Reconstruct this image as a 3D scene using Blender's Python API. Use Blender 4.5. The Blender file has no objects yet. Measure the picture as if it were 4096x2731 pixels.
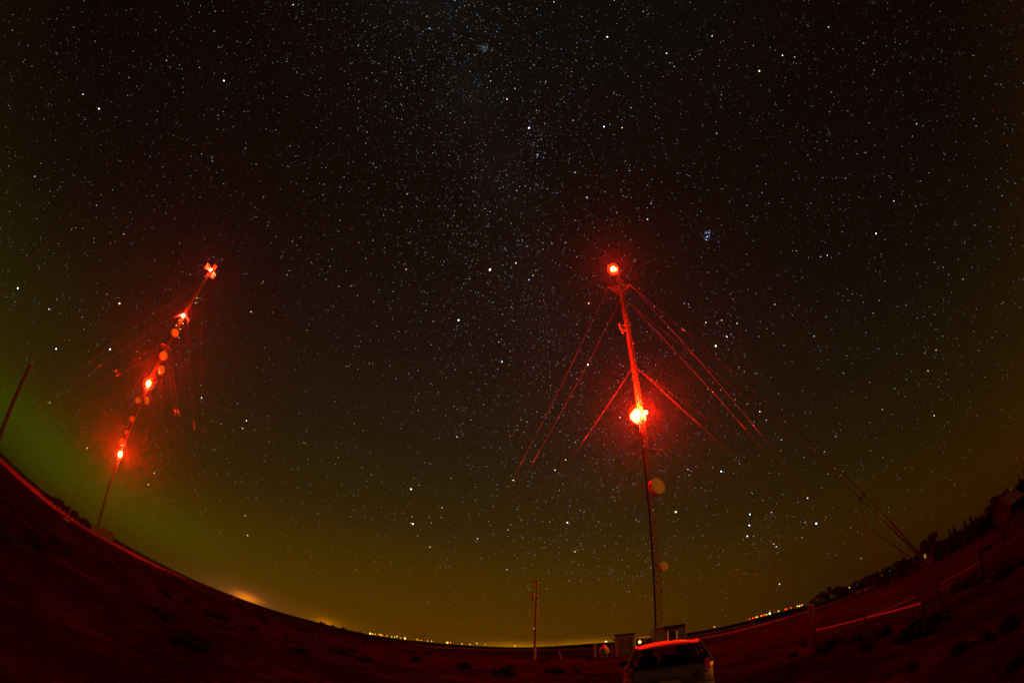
import bpy, math, random
from math import sin, cos, tan, asin, acos, atan2, radians as R, degrees as DG, hypot, pi, sqrt, exp
from mathutils import Vector as Vec, Matrix
random.seed(7)
scene = bpy.context.scene
COL = scene.collection

# ------------------------------------------------------------------ camera (15.7 mm equisolid fisheye) and its directions
CAM_H = 1.75
FOC = 1026 * 4096 / 2352                     # focal length in photo pixels
PITCH, ROLL = R(39.4), R(2.7)
zc = Vec((cos(PITCH) * sin(ROLL), cos(PITCH) * cos(ROLL), sin(PITCH)))   # zenith seen in the camera's (right, up, forward)
yc = (Vec((0, 0, 1)) - zc * zc.z).normalized()
xc = (Vec((1, 0, 0)) - zc * zc.x - yc * yc.x).normalized()

def direction(x, y):
    x -= 2048; y = 1365.5 - y
    q = hypot(x, y); t = 2 * asin(q / 2 / FOC); s = sin(t) / max(q, 1e-6)
    c = Vec((x * s, y * s, cos(t)))
    return Vec((c.dot(xc), c.dot(yc), c.dot(zc)))

def azel(x, y):
    v = direction(x, y)
    return DG(atan2(v.x, v.y)), DG(asin(v.z))

def at(x, y, d):
    """point at horizontal distance d on the sight line of a photo point"""
    v = direction(x, y); h = hypot(v.x, v.y)
    return Vec((v.x / h * d, v.y / h * d, CAM_H + v.z / h * d))

def polar(az, d, z=0.0):
    return Vec((sin(R(az)) * d, cos(R(az)) * d, z))

cd = bpy.data.cameras.new("camera"); cam = bpy.data.objects.new("camera", cd); COL.objects.link(cam)
cd.type = 'PANO'
cd.sensor_width = 36; cd.sensor_fit = 'HORIZONTAL'
try:
    cd.panorama_type = 'FISHEYE_EQUISOLID'; cd.fisheye_lens = FOC / 4096 * 36; cd.fisheye_fov = R(240)
except Exception:
    cd.cycles.panorama_type = 'FISHEYE_EQUISOLID'; cd.cycles.fisheye_lens = FOC / 4096 * 36; cd.cycles.fisheye_fov = R(240)
cd.clip_start = 0.05; cd.clip_end = 30000
right = Vec((xc.x, yc.x, zc.x)); up = Vec((xc.y, yc.y, zc.y)); fwd = Vec((xc.z, yc.z, zc.z))
m3 = Matrix((right, up, -fwd)).transposed()
cam.matrix_world = Matrix.Translation((0, 0, CAM_H)) @ m3.to_4x4()
scene.camera = cam

# ------------------------------------------------------------------ helpers
class MB:
    """collects shapes, builds ONE mesh object"""
    def __init__(s): s.v = []; s.f = []; s.m = []; s.cur = 0
    def add(s, vs, fs):
        b = len(s.v); s.v.extend([tuple(p) for p in vs]); s.f.extend([tuple(i + b for i in f) for f in fs]); s.m.extend([s.cur] * len(fs))
    def tube(s, pts, rad, n=6, cap=True):
        pts = [Vec(p) for p in pts]
        if not isinstance(rad, (list, tuple)): rad = [rad] * len(pts)
        vs = []; fs = []; ref = None
        for i, p in enumerate(pts):
            t = (pts[min(i + 1, len(pts) - 1)] - pts[max(i - 1, 0)]).normalized()
            if ref is None: ref = Vec((0, 0, 1)) if abs(t.z) < .9 else Vec((1, 0, 0))
            a = t.cross(ref).normalized(); b = t.cross(a).normalized(); ref = a.cross(t)
            for k in range(n):
                w = 2 * pi * k / n
                vs.append(p + (a * cos(w) + b * sin(w)) * rad[i])
        for i in range(len(pts) - 1):
            for k in range(n):
                k2 = (k + 1) % n
                fs.append((i * n + k, i * n + k2, (i + 1) * n + k2, (i + 1) * n + k))
        if cap:
            fs.append(tuple(range(n))[::-1]); fs.append(tuple((len(pts) - 1) * n + k for k in range(n)))
        s.add(vs, fs)
    def box(s, c, size, M=None, bev=0.0):
        x, y, z = [q / 2 for q in size]; c = Vec(c)
        if bev <= 0:
            vs = [Vec((a * x, b * y, d * z)) for a in (-1, 1) for b in (-1, 1) for d in (-1, 1)]
            fs = [(0, 1, 3, 2), (4, 6, 7, 5), (0, 4, 5, 1), (2, 3, 7, 6), (0, 2, 6, 4), (1, 5, 7, 3)]
        else:
            e = min(bev, x * .9, y * .9, z * .9); vs = []; fs = []
            ring = [(-x + e, -y), (x - e, -y), (x, -y + e), (x, y - e), (x - e, y), (-x + e, y), (-x, y - e), (-x, -y + e)]
            inn = [(a * (x - e) / x if abs(a) == x else a, b * (y - e) / y if abs(b) == y else b) for a, b in ring]
            for zz, rr in ((-z, inn), (-z + e, ring), (z - e, ring), (z, inn)):
                vs += [Vec((a, b, zz)) for a, b in rr]
            for L in range(3):
                for k in range(8):
                    k2 = (k + 1) % 8; fs.append((L * 8 + k, L * 8 + k2, L * 8 + 8 + k2, L * 8 + 8 + k))
            fs.append(tuple(range(8))[::-1]); fs.append(tuple(24 + k for k in range(8)))
        vs = [(M @ v if M else v) + c for v in vs]
        s.add(vs, fs)
    def lathe(s, prof, c, axis, n=24):
        """prof: list of (distance along axis, radius)"""
        ax = Vec(axis).normalized(); ref = Vec((0, 0, 1)) if abs(ax.z) < .9 else Vec((1, 0, 0))
        a = ax.cross(ref).normalized(); b = ax.cross(a).normalized(); c = Vec(c)
        vs = []; fs = []
        for h, r_ in prof:
            for k in range(n):
                w = 2 * pi * k / n; vs.append(c + ax * h + (a * cos(w) + b * sin(w)) * max(r_, 1e-4))
        for i in range(len(prof) - 1):
            for k in range(n):
                k2 = (k + 1) % n; fs.append((i * n + k, i * n + k2, (i + 1) * n + k2, (i + 1) * n + k))
        fs.append(tuple(range(n))[::-1]); fs.append(tuple((len(prof) - 1) * n + k for k in range(n)))
        s.add(vs, fs)
    def ball(s, c, r_, n=10, sz=1.0):
        s.lathe([(-r_ * sz * cos(pi * i / n), r_ * sin(pi * i / n)) for i in range(n + 1)], c, (0, 0, 1), 2 * n)
    def loft(s, secs, cap=True):
        n = len(secs[0]); vs = [p for q in secs for p in q]; fs = []
        for i in range(len(secs) - 1):
            for k in range(n):
                k2 = (k + 1) % n; fs.append((i * n + k, i * n + k2, (i + 1) * n + k2, (i + 1) * n + k))
        if cap: fs.append(tuple(range(n))[::-1]); fs.append(tuple((len(secs) - 1) * n + k for k in range(n)))
        s.add(vs, fs)
    def prism(s, poly, off):
        """closed plate from a polygon and an offset vector"""
        n = len(poly); off = Vec(off); vs = [Vec(p) for p in poly] + [Vec(p) + off for p in poly]
        fs = [tuple(range(n))[::-1], tuple(range(n, 2 * n))] + [(k, (k + 1) % n, n + (k + 1) % n, n + k) for k in range(n)]
        s.add(vs, fs)
    def build(s, name, mats, parent=None, smooth=False, loc=None):
        me = bpy.data.meshes.new(name); me.from_pydata(s.v, [], s.f)
        if not isinstance(mats, (list, tuple)): mats = [mats]
        for m in mats: me.materials.append(m)
        me.polygons.foreach_set("material_index", s.m)
        if smooth: me.polygons.foreach_set("use_smooth", [True] * len(s.f))
        me.validate(); me.update()
        if smooth:
            try: me.set_sharp_from_angle(angle=R(40))
            except Exception: pass
        o = bpy.data.objects.new(name, me); COL.objects.link(o)
        if parent is not None: o.parent = parent
        if loc is not None: o.location = loc
        return o

def tag(o, label=None, cat=None, group=None, kind=None):
    if label: o["label"] = label
    if cat: o["category"] = cat
    if group: o["group"] = group
    if kind: o["kind"] = kind
    return o

def empty(name, loc, label, cat, group=None, rz=0.0):
    o = bpy.data.objects.new(name, None); COL.objects.link(o); o.location = loc; o.rotation_euler = (0, 0, rz)
    o.empty_display_size = .3
    return tag(o, label, cat, group)

def copy_tree(o, parent=None):
    c = o.copy(); COL.objects.link(c)
    if parent is not None: c.parent = parent
    for ch in list(o.children): copy_tree(ch, c)
    return c

ORD = ["first", "second", "third", "fourth", "fifth", "sixth", "seventh", "eighth", "ninth", "tenth", "eleventh", "twelfth",
       "thirteenth", "fourteenth", "fifteenth", "sixteenth", "seventeenth", "eighteenth", "nineteenth", "twentieth",
       "twenty-first", "twenty-second", "twenty-third", "twenty-fourth", "twenty-fifth", "twenty-sixth"] + ["number %d" % i for i in range(27, 60)]

# ------------------------------------------------------------------ materials
def mat(name, color, rough=.7, metal=0.0, noise=None, bump=0.0, nscale=8.0, spec=.3):
    m = bpy.data.materials.new(name); m.use_nodes = True; nt = m.node_tree; b = nt.nodes["Principled BSDF"]
    b.inputs["Base Color"].default_value = (*color, 1); b.inputs["Roughness"].default_value = rough; b.inputs["Metallic"].default_value = metal
    b.inputs["Specular IOR Level"].default_value = 0 if rough >= .9 else spec
    if noise or bump:
        tc = nt.nodes.new("ShaderNodeTexCoord"); n = nt.nodes.new("ShaderNodeTexNoise"); n.inputs["Scale"].default_value = nscale; n.inputs["Detail"].default_value = 6
        nt.links.new(tc.outputs["Object"], n.inputs["Vector"])
        if noise:
            mx = nt.nodes.new("ShaderNodeMix"); mx.data_type = 'RGBA'
            cr = nt.nodes.new("ShaderNodeValToRGB"); cr.color_ramp.elements[0].position = .35; cr.color_ramp.elements[1].position = .65
            nt.links.new(n.outputs["Fac"], cr.inputs["Fac"]); nt.links.new(cr.outputs["Color"], mx.inputs[0])
            mx.inputs[6].default_value = (*color, 1); mx.inputs[7].default_value = (*noise, 1)
            nt.links.new(mx.outputs[2], b.inputs["Base Color"])
        if bump:
            bp = nt.nodes.new("ShaderNodeBump"); bp.inputs["Strength"].default_value = bump; bp.inputs["Distance"].default_value = .05
            nt.links.new(n.outputs["Fac"], bp.inputs["Height"]); nt.links.new(bp.outputs["Normal"], b.inputs["Normal"])
    return m

def emit(name, color, strength):
    m = bpy.data.materials.new(name); m.use_nodes = True; nt = m.node_tree; nt.nodes.clear()
    e = nt.nodes.new("ShaderNodeEmission"); e.inputs[0].default_value = (*color, 1); e.inputs[1].default_value = strength
    o = nt.nodes.new("ShaderNodeOutputMaterial"); nt.links.new(e.outputs[0], o.inputs[0])
    m.cycles.emission_sampling = 'NONE'
    return m

def lens_glow(name, color, strength):
    """a lit glass lens: it glows and lets the lamp inside shine through"""
    m = emit(name, color, strength); nt = m.node_tree
    e = [n for n in nt.nodes if n.type == 'EMISSION'][0]; o = [n for n in nt.nodes if n.type == 'OUTPUT_MATERIAL'][0]
    t = nt.nodes.new("ShaderNodeBsdfTransparent"); a = nt.nodes.new("ShaderNodeAddShader")
    nt.links.new(t.outputs[0], a.inputs[0]); nt.links.new(e.outputs[0], a.inputs[1]); nt.links.new(a.outputs[0], o.inputs[0])
    return m

GALV = mat("galvanised_steel", (.27, .26, .25), .7, 0, (.20, .19, .18), 0, 3.0)
STEEL_DARK = mat("dark_cable", (.03, .03, .03), .7)
WIRE = mat("guy_strand", (.105, .10, .095), .7)
RAILM = mat("pipe_rail_zinc", (.40, .38, .36), .6)
WIRE_D = mat("shaded_guy_strand", (.05, .047, .045), .8)  # darker strand copy: the near guys' unlit look is put into the colour
WHITE_PAINT = mat("white_radome", (.72, .70, .66), .6, 0, (.64, .61, .56), 0, 4)
DISH_GREY = mat("dish_shroud", (.45, .44, .42), .6)
WOOD = mat("weathered_wood", (.36, .29, .21), .9, 0, (.25, .2, .15), .4, 6)
CLAD = mat("pale_cladding", (.62, .58, .50), .7, 0, (.54, .50, .43), 0, 3)
ROOFM = mat("dark_roof", (.05, .045, .04), .8)
DOORM = mat("door_paint", (.34, .31, .26), .6)
DARKDOOR = mat("dark_door", (.05, .045, .04), .5)
CONC = mat("concrete", (.40, .38, .34), .9, 0, (.3, .28, .25), .3, 5)
BLACKP = mat("black_plastic", (.015, .015, .015), .5)
RUBBER = mat("rubber", (.02, .02, .02), .85)
TANKP = mat("tank_paint", (.55, .52, .48), .5)
GREENBOX = mat("pedestal_paint", (.30, .27, .22), .6, 0, (.22, .20, .16), 0, 6)
DISH_DK = mat("grey_trim", (.12, .12, .12), .6)
DULL = mat("dull_cladding", (.10, .085, .075), .8)
WOOD_D = mat("dark_boards", (.022, .016, .013), .9)
BARK = mat("bark", (.06, .045, .03), .9)
SPRUCE = mat("spruce_needles", (.012, .016, .009), .9, 0, (.018, .02, .012), 0, 3)
LEAF = mat("broad_leaves", (.020, .022, .011), .9, 0, (.03, .028, .016), 0, 2)
SAGE = mat("sage_leaves", (.018, .018, .014), .9, 0, (.032, .03, .022), 0, 5)
TWIG = mat("dry_twigs", (.03, .024, .016), .9)
DRYGRASS = mat("dry_grass", (.085, .065, .04), .9, 0, (.05, .04, .025), 0, 1.2)

# ------------------------------------------------------------------ terrain
HOR = [(-180, 0), (-100, .3), (-75, .7), (-66.7, .58), (-59.8, .19), (-53.9, -.16), (-48.4, -.05), (-40.5, -.35), (-32.7, -.57), (-27.3, -.72), (-21.6, -.74),
       (-15.5, -.92), (-7.9, -.70), (3.3, -.50), (10.8, -.14), (27.7, -.06), (34, .1), (40, -.1), (50, -.3), (60, -.4), (75, -1.0), (100, -.6), (180, 0)]
def interp(tab, x):
    if x <= tab[0][0]: return tab[0][1]
    for (a, u), (b, v) in zip(tab, tab[1:]):
        if x <= b: return u + (v - u) * (x - a) / (b - a)
    return tab[-1][1]
R_END, R_FLAT = 1150.0, 48.0
def lump(x, y):
    return (.10 * sin(x * .31 + 1.3) * cos(y * .27 - .6) + .05 * sin(x * .83 + y * .57) + .04 * sin(x * 1.3 - y * 1.1 + 2))
def gz(x, y):
    r_ = hypot(x, y); az = DG(atan2(x, y))
    z = 0.0
    if r_ > R_FLAT:
        slope = (R_END * tan(R(interp(HOR, az))) + CAM_H) / (R_END - R_FLAT)
        z = slope * (r_ - R_FLAT)
    k = max(0, min(1, (r_ - 4) / 8)) * max(0, 1 - r_ / 75)
    return z + lump(x, y) * k
def ground_hit(az, el):
    """distance along azimuth az where the sight line at elevation el meets the ground"""
    lo = 2.0; d = lo
    while d < R_END:
        p = polar(az, d)
        if CAM_H + d * tan(R(el)) <= gz(p.x, p.y): return d
        d *= 1.01
    return R_END
def on_ground(x, y):
    a, e = azel(x, y); d = ground_hit(a, e); p = polar(a, d); p.z = gz(p.x, p.y)
    return p, d

gm = bpy.data.materials.new("dry_prairie"); gm.use_nodes = True; nt = gm.node_tree; bs = nt.nodes["Principled BSDF"]
tc = nt.nodes.new("ShaderNodeTexCoord")
def noise_node(scale, detail=5, rough=.6):
    n = nt.nodes.new("ShaderNodeTexNoise"); n.inputs["Scale"].default_value = scale; n.inputs["Detail"].default_value = detail; n.inputs["Roughness"].default_value = rough
    nt.links.new(tc.outputs["Object"], n.inputs["Vector"]); return n
def ramp(src, stops):
    c = nt.nodes.new("ShaderNodeValToRGB"); e = c.color_ramp.elements
    while len(e) < len(stops): e.new(.5)
    for k, (p, col) in enumerate(stops): e[k].position = p; e[k].color = (*col, 1)
    nt.links.new(src, c.inputs[0]); return c
n1 = noise_node(.35, 6, .65); n2 = noise_node(2.2, 6, .7)
c1 = ramp(n1.outputs["Fac"], [(.35, (.012, .009, .007)), (.52, (.028, .022, .0155)), (.68, (.054, .041, .029))])
c2 = ramp(n2.outputs["Fac"], [(.35, (.45, .45, .45)), (.6, (1, 1, 1))])
mx = nt.nodes.new("ShaderNodeMix"); mx.data_type = 'RGBA'; mx.blend_type = 'MULTIPLY'; mx.inputs[0].default_value = 1
nt.links.new(c1.outputs[0], mx.inputs[6]); nt.links.new(c2.outputs[0], mx.inputs[7]); nt.links.new(mx.outputs[2], bs.inputs["Base Color"])
bs.inputs["Roughness"].default_value = .95; bs.inputs["Specular IOR Level"].default_value = 0
bp = nt.nodes.new("ShaderNodeBump"); bp.inputs["Strength"].default_value = 1.0; bp.inputs["Distance"].default_value = .22
nt.links.new(n2.outputs["Fac"], bp.inputs["Height"]); nt.links.new(bp.outputs["Normal"], bs.inputs["Normal"])

rings = [0.0]; r_ = 1.0
while r_ < R_END: rings.append(r_); r_ *= 1.05
rings.append(R_END)
NA = 360
g = MB(); vs = [(0, 0, 0)]
for q in rings[1:]:
    for k in range(NA):
        p = polar(k * 360 / NA - 180, q); vs.append((p.x, p.y, gz(p.x, p.y)))
fs = [(0, 1 + (k + 1) % NA, 1 + k) for k in range(NA)]
for i in range(len(rings) - 2):
    for k in range(NA):
        a = 1 + i * NA + k; b = 1 + i * NA + (k + 1) % NA; fs.append((a, b, b + NA, a + NA))
g.add(vs, fs); go = g.build("ground", gm, smooth=True); tag(go, kind="structure")

FIELD = mat("stubble_field", (.19, .16, .11), .9, 0, (.15, .125, .085), .3, .6)
def strip(name, inner, outer, mtl, lift):
    a0, a1 = inner[0][0], inner[-1][0]; n = int((a1 - a0) / .5); m = MB(); vs = []; NR = 10
    for i in range(n + 1):
        a = a0 + (a1 - a0) * i / n
        w = .03 * sin(a * 2.1) + .03 * sin(a * 5.3 + 1)
        d0 = ground_hit(a, interp(inner, a) + w); d1 = max(ground_hit(a, interp(outer, a)), d0 * 1.02)
        for j in range(NR + 1):
            d = d0 * (d1 / d0) ** (j / NR); p = polar(a, d); vs.append((p.x, p.y, gz(p.x, p.y) + lift))
    fs = [(i * (NR + 1) + j, i * (NR + 1) + j + 1, (i + 1) * (NR + 1) + j + 1, (i + 1) * (NR + 1) + j) for i in range(n) for j in range(NR)]
    m.add(vs, fs); return tag(m.build(name, mtl), kind="structure")
strip("field", [(-80, -.25), (-66.2, -.43), (-58.5, -.96), (-53.7, -1.0), (-48.6, -.93), (-44.6, -1.0), (-40.4, -.85), (-36.3, -.78), (-31.8, -.84), (-27, -.80)],
      [(-80, 1), (-27, 0)], FIELD, .10)
strip("field", [(-13, -1.30), (-7.9, -1.42), (3.3, -1.08), (9.3, -1.0), (13, -.95)], [(-13, -1.28), (-7.9, -1.2), (3.3, -.72), (9.3, -.72), (13, -.72)], FIELD, .10)
strip("field", [(24, -1.15), (27.6, -1.22), (33, -1.1), (38.1, -1.02), (46, -.9)], [(24, -1.0), (27.6, -1.0), (33, -.78), (38.1, -.76), (46, -.75)], FIELD, .10)
ROAD = mat("gravel_road", (.34, .31, .26), .9, 0, (.27, .24, .20), .3, 2)
strip("road", [(20, -.70), (31.5, -.62)], [(20, -.55), (31.5, -.45)], ROAD, .05)

# ------------------------------------------------------------------ red beacons
RED = (1.0, .005, .0002)
LENS = lens_glow("beacon_lens", (1.0, .52, .012), 1.9)
BULB2 = lens_glow("beacon_filament", (1.0, .62, .30), 40)
def beam_light(name, loc, power, parent, down=.3, steep=0.0, peak=5.0, width=.035, color=RED, radius=.12):
    ld = bpy.data.lights.new(name, 'POINT'); ld.energy = power; ld.color = color; ld.shadow_soft_size = radius
    if peak > 0:
        ld.use_nodes = True; n = ld.node_tree; e = n.nodes["Emission"]
        t = n.nodes.new("ShaderNodeTexCoord"); s = n.nodes.new("ShaderNodeSeparateXYZ"); n.links.new(t.outputs["Normal"], s.inputs[0])
        def M(op, a, b=None):
            q = n.nodes.new("ShaderNodeMath"); q.operation = op
            for i, w in enumerate((a, b)):
                if w is None: continue
                if isinstance(w, (int, float)): q.inputs[i].default_value = w
                else: n.links.new(w, q.inputs[i])
            return q.outputs[0]
        u = M('DIVIDE', s.outputs[2], width); u = M('MULTIPLY', u, u); u = M('MULTIPLY', u, -1.0); u = M('EXPONENT', u)
        u = M('MULTIPLY', u, peak)
        sg = M('DIVIDE', 1.0, M('ADD', 1.0, M('EXPONENT', M('MULTIPLY', s.outputs[2], -40.0))))      # full above the horizon, weaker below
        st = M('DIVIDE', steep, M('ADD', 1.0, M('EXPONENT', M('MULTIPLY', M('ADD', s.outputs[2], .56), 45.0))))   # spill straight down the mast
        u = M('ADD', u, st)
        u = M('ADD', u, M('ADD', down, M('MULTIPLY', sg, 1 - down))); n.links.new(u, e.inputs["Strength"])
    o = bpy.data.objects.new(name, ld); COL.objects.link(o); o.parent = parent; o.location = loc
    return o

def halo_mat(name, strength):
    """clear ball with a red glow inside, imitating the lamp halo"""
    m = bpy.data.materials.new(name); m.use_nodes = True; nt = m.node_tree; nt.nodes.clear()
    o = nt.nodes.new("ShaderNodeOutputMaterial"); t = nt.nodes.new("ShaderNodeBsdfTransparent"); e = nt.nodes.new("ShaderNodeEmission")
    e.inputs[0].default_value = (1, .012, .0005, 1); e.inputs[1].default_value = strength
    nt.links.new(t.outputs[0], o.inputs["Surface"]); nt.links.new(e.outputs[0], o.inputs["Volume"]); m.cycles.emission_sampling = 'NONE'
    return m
HALO = [halo_mat("halo_glow_small", 1.9), halo_mat("halo_glow_large", 1.1)]  # glow balls added round the beacons to imitate their red halo
def beacon(root, loc, power, size=.30, bracket=None, halo=0, dm=0, **kw):
    """loc in the mast's own frame"""
    loc = Vec(loc); b = MB()
    b.lathe([(-.16, .30 * size), (0, .36 * size), (.05, .30 * size)], loc - Vec((0, 0, size * .9)), (0, 0, 1), 14)
    if bracket is not None: b.tube([Vec(bracket), loc - Vec((0, 0, size * .9 + .08))], .035, 5)
    bo = b.build("beacon", GALV, root)
    l = MB(); l.ball(loc, size, 7, 1.2); l.build("lens", LENS, bo, True)
    l = MB(); l.ball(loc, size * .68, 6, 1.1); l.build("bulb", BULB2, bo, True)
    if halo:
        l = MB(); l.ball(loc, halo, 10, 1.1); l.build("halo_ball", HALO[dm], bo, True)
    beam_light("beacon_light", loc, power, root, **kw)

def lattice(root, height, face, panel, leg_r=.045, br_r=.02, rot=0.0):
    """three-legged guyed mast section from the ground up"""
    rr = face / sqrt(3); C = [(rr * cos(rot + k * 2 * pi / 3), rr * sin(rot + k * 2 * pi / 3)) for k in range(3)]
    for c in C:
        b = MB(); b.tube([(c[0], c[1], 0), (c[0], c[1], height)], leg_r, 6); 
        z = 3.0
        while z < height: b.lathe([(-.05, leg_r * 1.9), (.05, leg_r * 1.9)], (c[0], c[1], z), (0, 0, 1), 8); z += 6.0
        b.build("leg", GALV, root)
    b = MB(); n = int(height / panel)
    for i in range(n):
        z0, z1 = i * height / n, (i + 1) * height / n
        for k in range(3):
            p, q = C[k], C[(k + 1) % 3]
            if i % 2: p, q = q, p
            b.tube([(p[0], p[1], z0), (q[0], q[1], z1)], br_r, 4, False)
            b.tube([(p[0], p[1], z1), (q[0], q[1], z1)], br_r * .8, 4, False)
    b.build("lattice_bracing", GALV, root)
    return C

def dish(root, loc, normal, rad, depth=None, radome=True, arm_to=None):
    """shrouded microwave dish: drum with a flat face"""
    loc = Vec(loc); nrm = Vec(normal).normalized(); depth = depth or rad * .75
    d = MB(); d.lathe([(-depth * .75, rad * .30), (-depth * .45, rad * .80), (-depth * .25, rad), (depth * .48, rad), (depth * .5, rad * 1.02), (depth * .53, rad * .97)], loc, nrm, 32)
    o = d.build("dish_antenna", DISH_GREY, root, True)
    f = MB(); f.lathe([(depth * .54, rad * .965), (depth * .60, rad * .955), (depth * .62, rad * .6), (depth * .625, rad * .02)], loc, nrm, 32); f.build("radome", WHITE_PAINT, o, True)
    if arm_to is not None:
        a = MB(); back = loc - nrm * depth * .7
        a.tube([back, Vec(arm_to)], .05, 6); a.tube([back + Vec((0, 0, .35)), Vec(arm_to) + Vec((0, 0, .35))], .035, 6)
        a.build("mount", GALV, o)
    return o

def star_mount(root, z, tips, C, drop=1.3):
    for t in tips:
        t = Vec(t); b = MB(); near = sorted(C, key=lambda c: (c[0] - t.x) ** 2 + (c[1] - t.y) ** 2)[:2]
        for c in near:
            b.tube([t, (c[0], c[1], z + .05)], .05, 5); b.tube([t, (c[0], c[1], z - drop)], .04, 5)
        b.box(t, (.16, .16, .22), None, .03); b.build("torque_arm", GALV, root)

def guy(root, a, b, rad=.014, sag=.01, grip=True, wm=None):
    a, b = Vec(a), Vec(b); m = MB(); L = (b - a).length; n = 14
    pts = [a.lerp(b, i / n) - Vec((0, 0, 4 * sag * L * (i / n) * (1 - i / n))) for i in range(n + 1)]
    m.tube(pts, rad, 5)
    if grip:
        m.tube([pts[0].lerp(pts[1], .0), pts[0].lerp(pts[1], .22)], rad * 1.8, 5)
        m.tube([pts[-1].lerp(pts[-2], .9), pts[-1]], rad * 2.2, 5)
    m.build("guy_wire", wm or WIRE, root)
    return pts

# ------------------------------------------------------------------ right-hand guyed mast beyond the hut
AZR, DR = 19.5, 57.0
pR = polar(AZR, DR); pR.z = gz(pR.x, pR.y)
mastR = empty("radio_mast", pR, "tall bright red-lit lattice mast standing behind the flat-roofed hut, with two lamps and guy wires", "radio mast", "guyed radio masts")
def LR(p): return Vec(p) - pR
def Rz(el): return CAM_H + DR * tan(R(el)) - pR.z
side = Vec((cos(R(AZR)), -sin(R(AZR)), 0)); away = Vec((sin(R(AZR)), cos(R(AZR)), 0))
HR = Rz(46.6)
CR = lattice(mastR, HR, .78, .62, .05, .024, R(-AZR) + R(30))
# cables and ladder
b = MB(); base = CR[0]
lx = -side * .42 - away * .05
for k in range(5): b.tube([lx + side * (.045 * k) + Vec((0, 0, .5)), lx + side * (.045 * k) + Vec((0, 0, Rz(27)))], .025, 5)
b.build("feeder_cable", STEEL_DARK, mastR)
b = MB(); lx = side * .50 + away * .1
for s_ in (-.16, .16): b.tube([lx + side * s_, lx + side * s_ + Vec((0, 0, Rz(24)))], .02, 5)
z = .4
while z < Rz(24): b.tube([lx - side * .16 + Vec((0, 0, z)), lx + side * .16 + Vec((0, 0, z))], .012, 4, False); z += .4
z = 2.0
while z < Rz(24): b.tube([lx + Vec((0, 0, z)), Vec((0, 0, z))], .018, 4, False); z += 5
b.build("ladder", GALV, mastR)
# top pole and whip
b = MB(); b.tube([(0, 0, HR), (0, 0, Rz(48.0))], .06, 6); tp = side * .22
b.tube([tp + Vec((0, 0, Rz(45.2))), tp + Vec((0, 0, Rz(48.1)))], .055, 6)
for q in range(7): zz = Rz(45.3) + q * .9; b.tube([tp + Vec((0, 0, zz)), tp + side * .18 + Vec((0, 0, zz + .25))], .03, 4)
b.build("whip_antenna", GALV, mastR)
PW = 125000
beacon(mastR, LR(at(2453, 1077, DR)), PW * 1.25, .56, bracket=(0, 0, Rz(47.3)), down=.17, halo=1.15)
beacon(mastR, LR(at(2546, 1651, DR - 1.0)), PW * 1.8, .56, bracket=(0, 0, Rz(28.7)), down=.12, halo=1.15)
beacon(mastR, LR(at(2583.5, 1649, DR)), PW * .7, .32, bracket=(0, 0, Rz(28.8)), down=1.0, peak=2.0)
# star mounts
upL, upR = LR(at(2433, 1148, DR)), LR(at(2518, 1137, DR)); star_mount(mastR, Rz(45.4), [upL, upR, away * 2.0 + Vec((0, 0, upL.z))], CR, 1.7)
loL, loR = LR(at(2533, 1813, DR - .8)), LR(at(2645, 1799, DR + .4)); star_mount(mastR, Rz(24.6), [loL, loR, away * 2.0 + Vec((0, 0, loL.z))], CR, 2.0)
# dishes
toward = -away
dish(mastR, LR(at(2623, 1949, DR - .8)), toward * .80 + side * .58 + Vec((0, 0, .0)), 1.13, .95, arm_to=(0, 0, Rz(19.4)))
dish(mastR, LR(at(2652, 2265, DR - .3)), toward * .82 + side * .55, .61, .55, arm_to=(0, 0, Rz(9.2)))
dish(mastR, LR(at(2551, 1672, DR + .5)), away * .92 - side * .36 - Vec((0, 0, .12)), 1.22, .8, arm_to=(0, 0, Rz(28.6)))
b = MB(); q = LR(at(2574, 1993, DR)); b.tube([(0, 0, q.z), q], .03, 5); b.tube([q + Vec((0, 0, .5)), q + Vec((0, 0, -1.2))], .03, 5); b.tube([q, (0, 0, q.z + 1.2)], .02, 4); b.build("antenna_bracket", GALV, mastR)
for qx, qy in ((2480, 1303), (2489, 1322)):
    q = LR(at(qx, qy, DR - .2)); b = MB(); b.box(q, (.34, .16, 1.2), Matrix.Rotation(R(-AZR + 35), 3, 'Z'), .05); b.tube([q, (0, 0, q.z)], .03, 5); b.build("panel_antenna", WHITE_PAINT, mastR)
for zz in (Rz(43.0), Rz(40.6), Rz(38.2), Rz(26.0), Rz(15.5), Rz(6.0)):
    b = MB(); b.box(side * .5 + Vec((0, 0, zz)), (.28, .2, .36), None, .04); b.build("junction_box", GALV, mastR)
# anchors and guys
ANC_A = polar(55.6, 20.0); ANC_A.z = gz(ANC_A.x, ANC_A.y) + .5
ANC_B = polar(-9.8, 93.0); ANC_B.z = gz(ANC_B.x, ANC_B.y) + .5
ANC_C = polar(46.5, 92.0); ANC_C.z = gz(ANC_C.x, ANC_C.y) + .5
A_, B_, C_ = LR(ANC_A), LR(ANC_B), LR(ANC_C)
g2 = Vec((0, 0, Rz(43.9))); gm_ = Vec((0, 0, Rz(35.0)))
guy(mastR, upL, B_); guy(mastR, g2 - side * .4, B_); guy(mastR, gm_ - side * .4, B_)
wA1 = guy(mastR, upR, A_, .020, wm=WIRE_D); wA2 = guy(mastR, g2 + side * .4, A_, .020, wm=WIRE_D); guy(mastR, gm_ + side * .4, A_, .016, wm=WIRE_D)
guy(mastR, upR, C_); guy(mastR, g2 + side * .4, C_); guy(mastR, gm_ + side * .4, C_); guy(mastR, loR, C_); guy(mastR, loL, C_)
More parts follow.
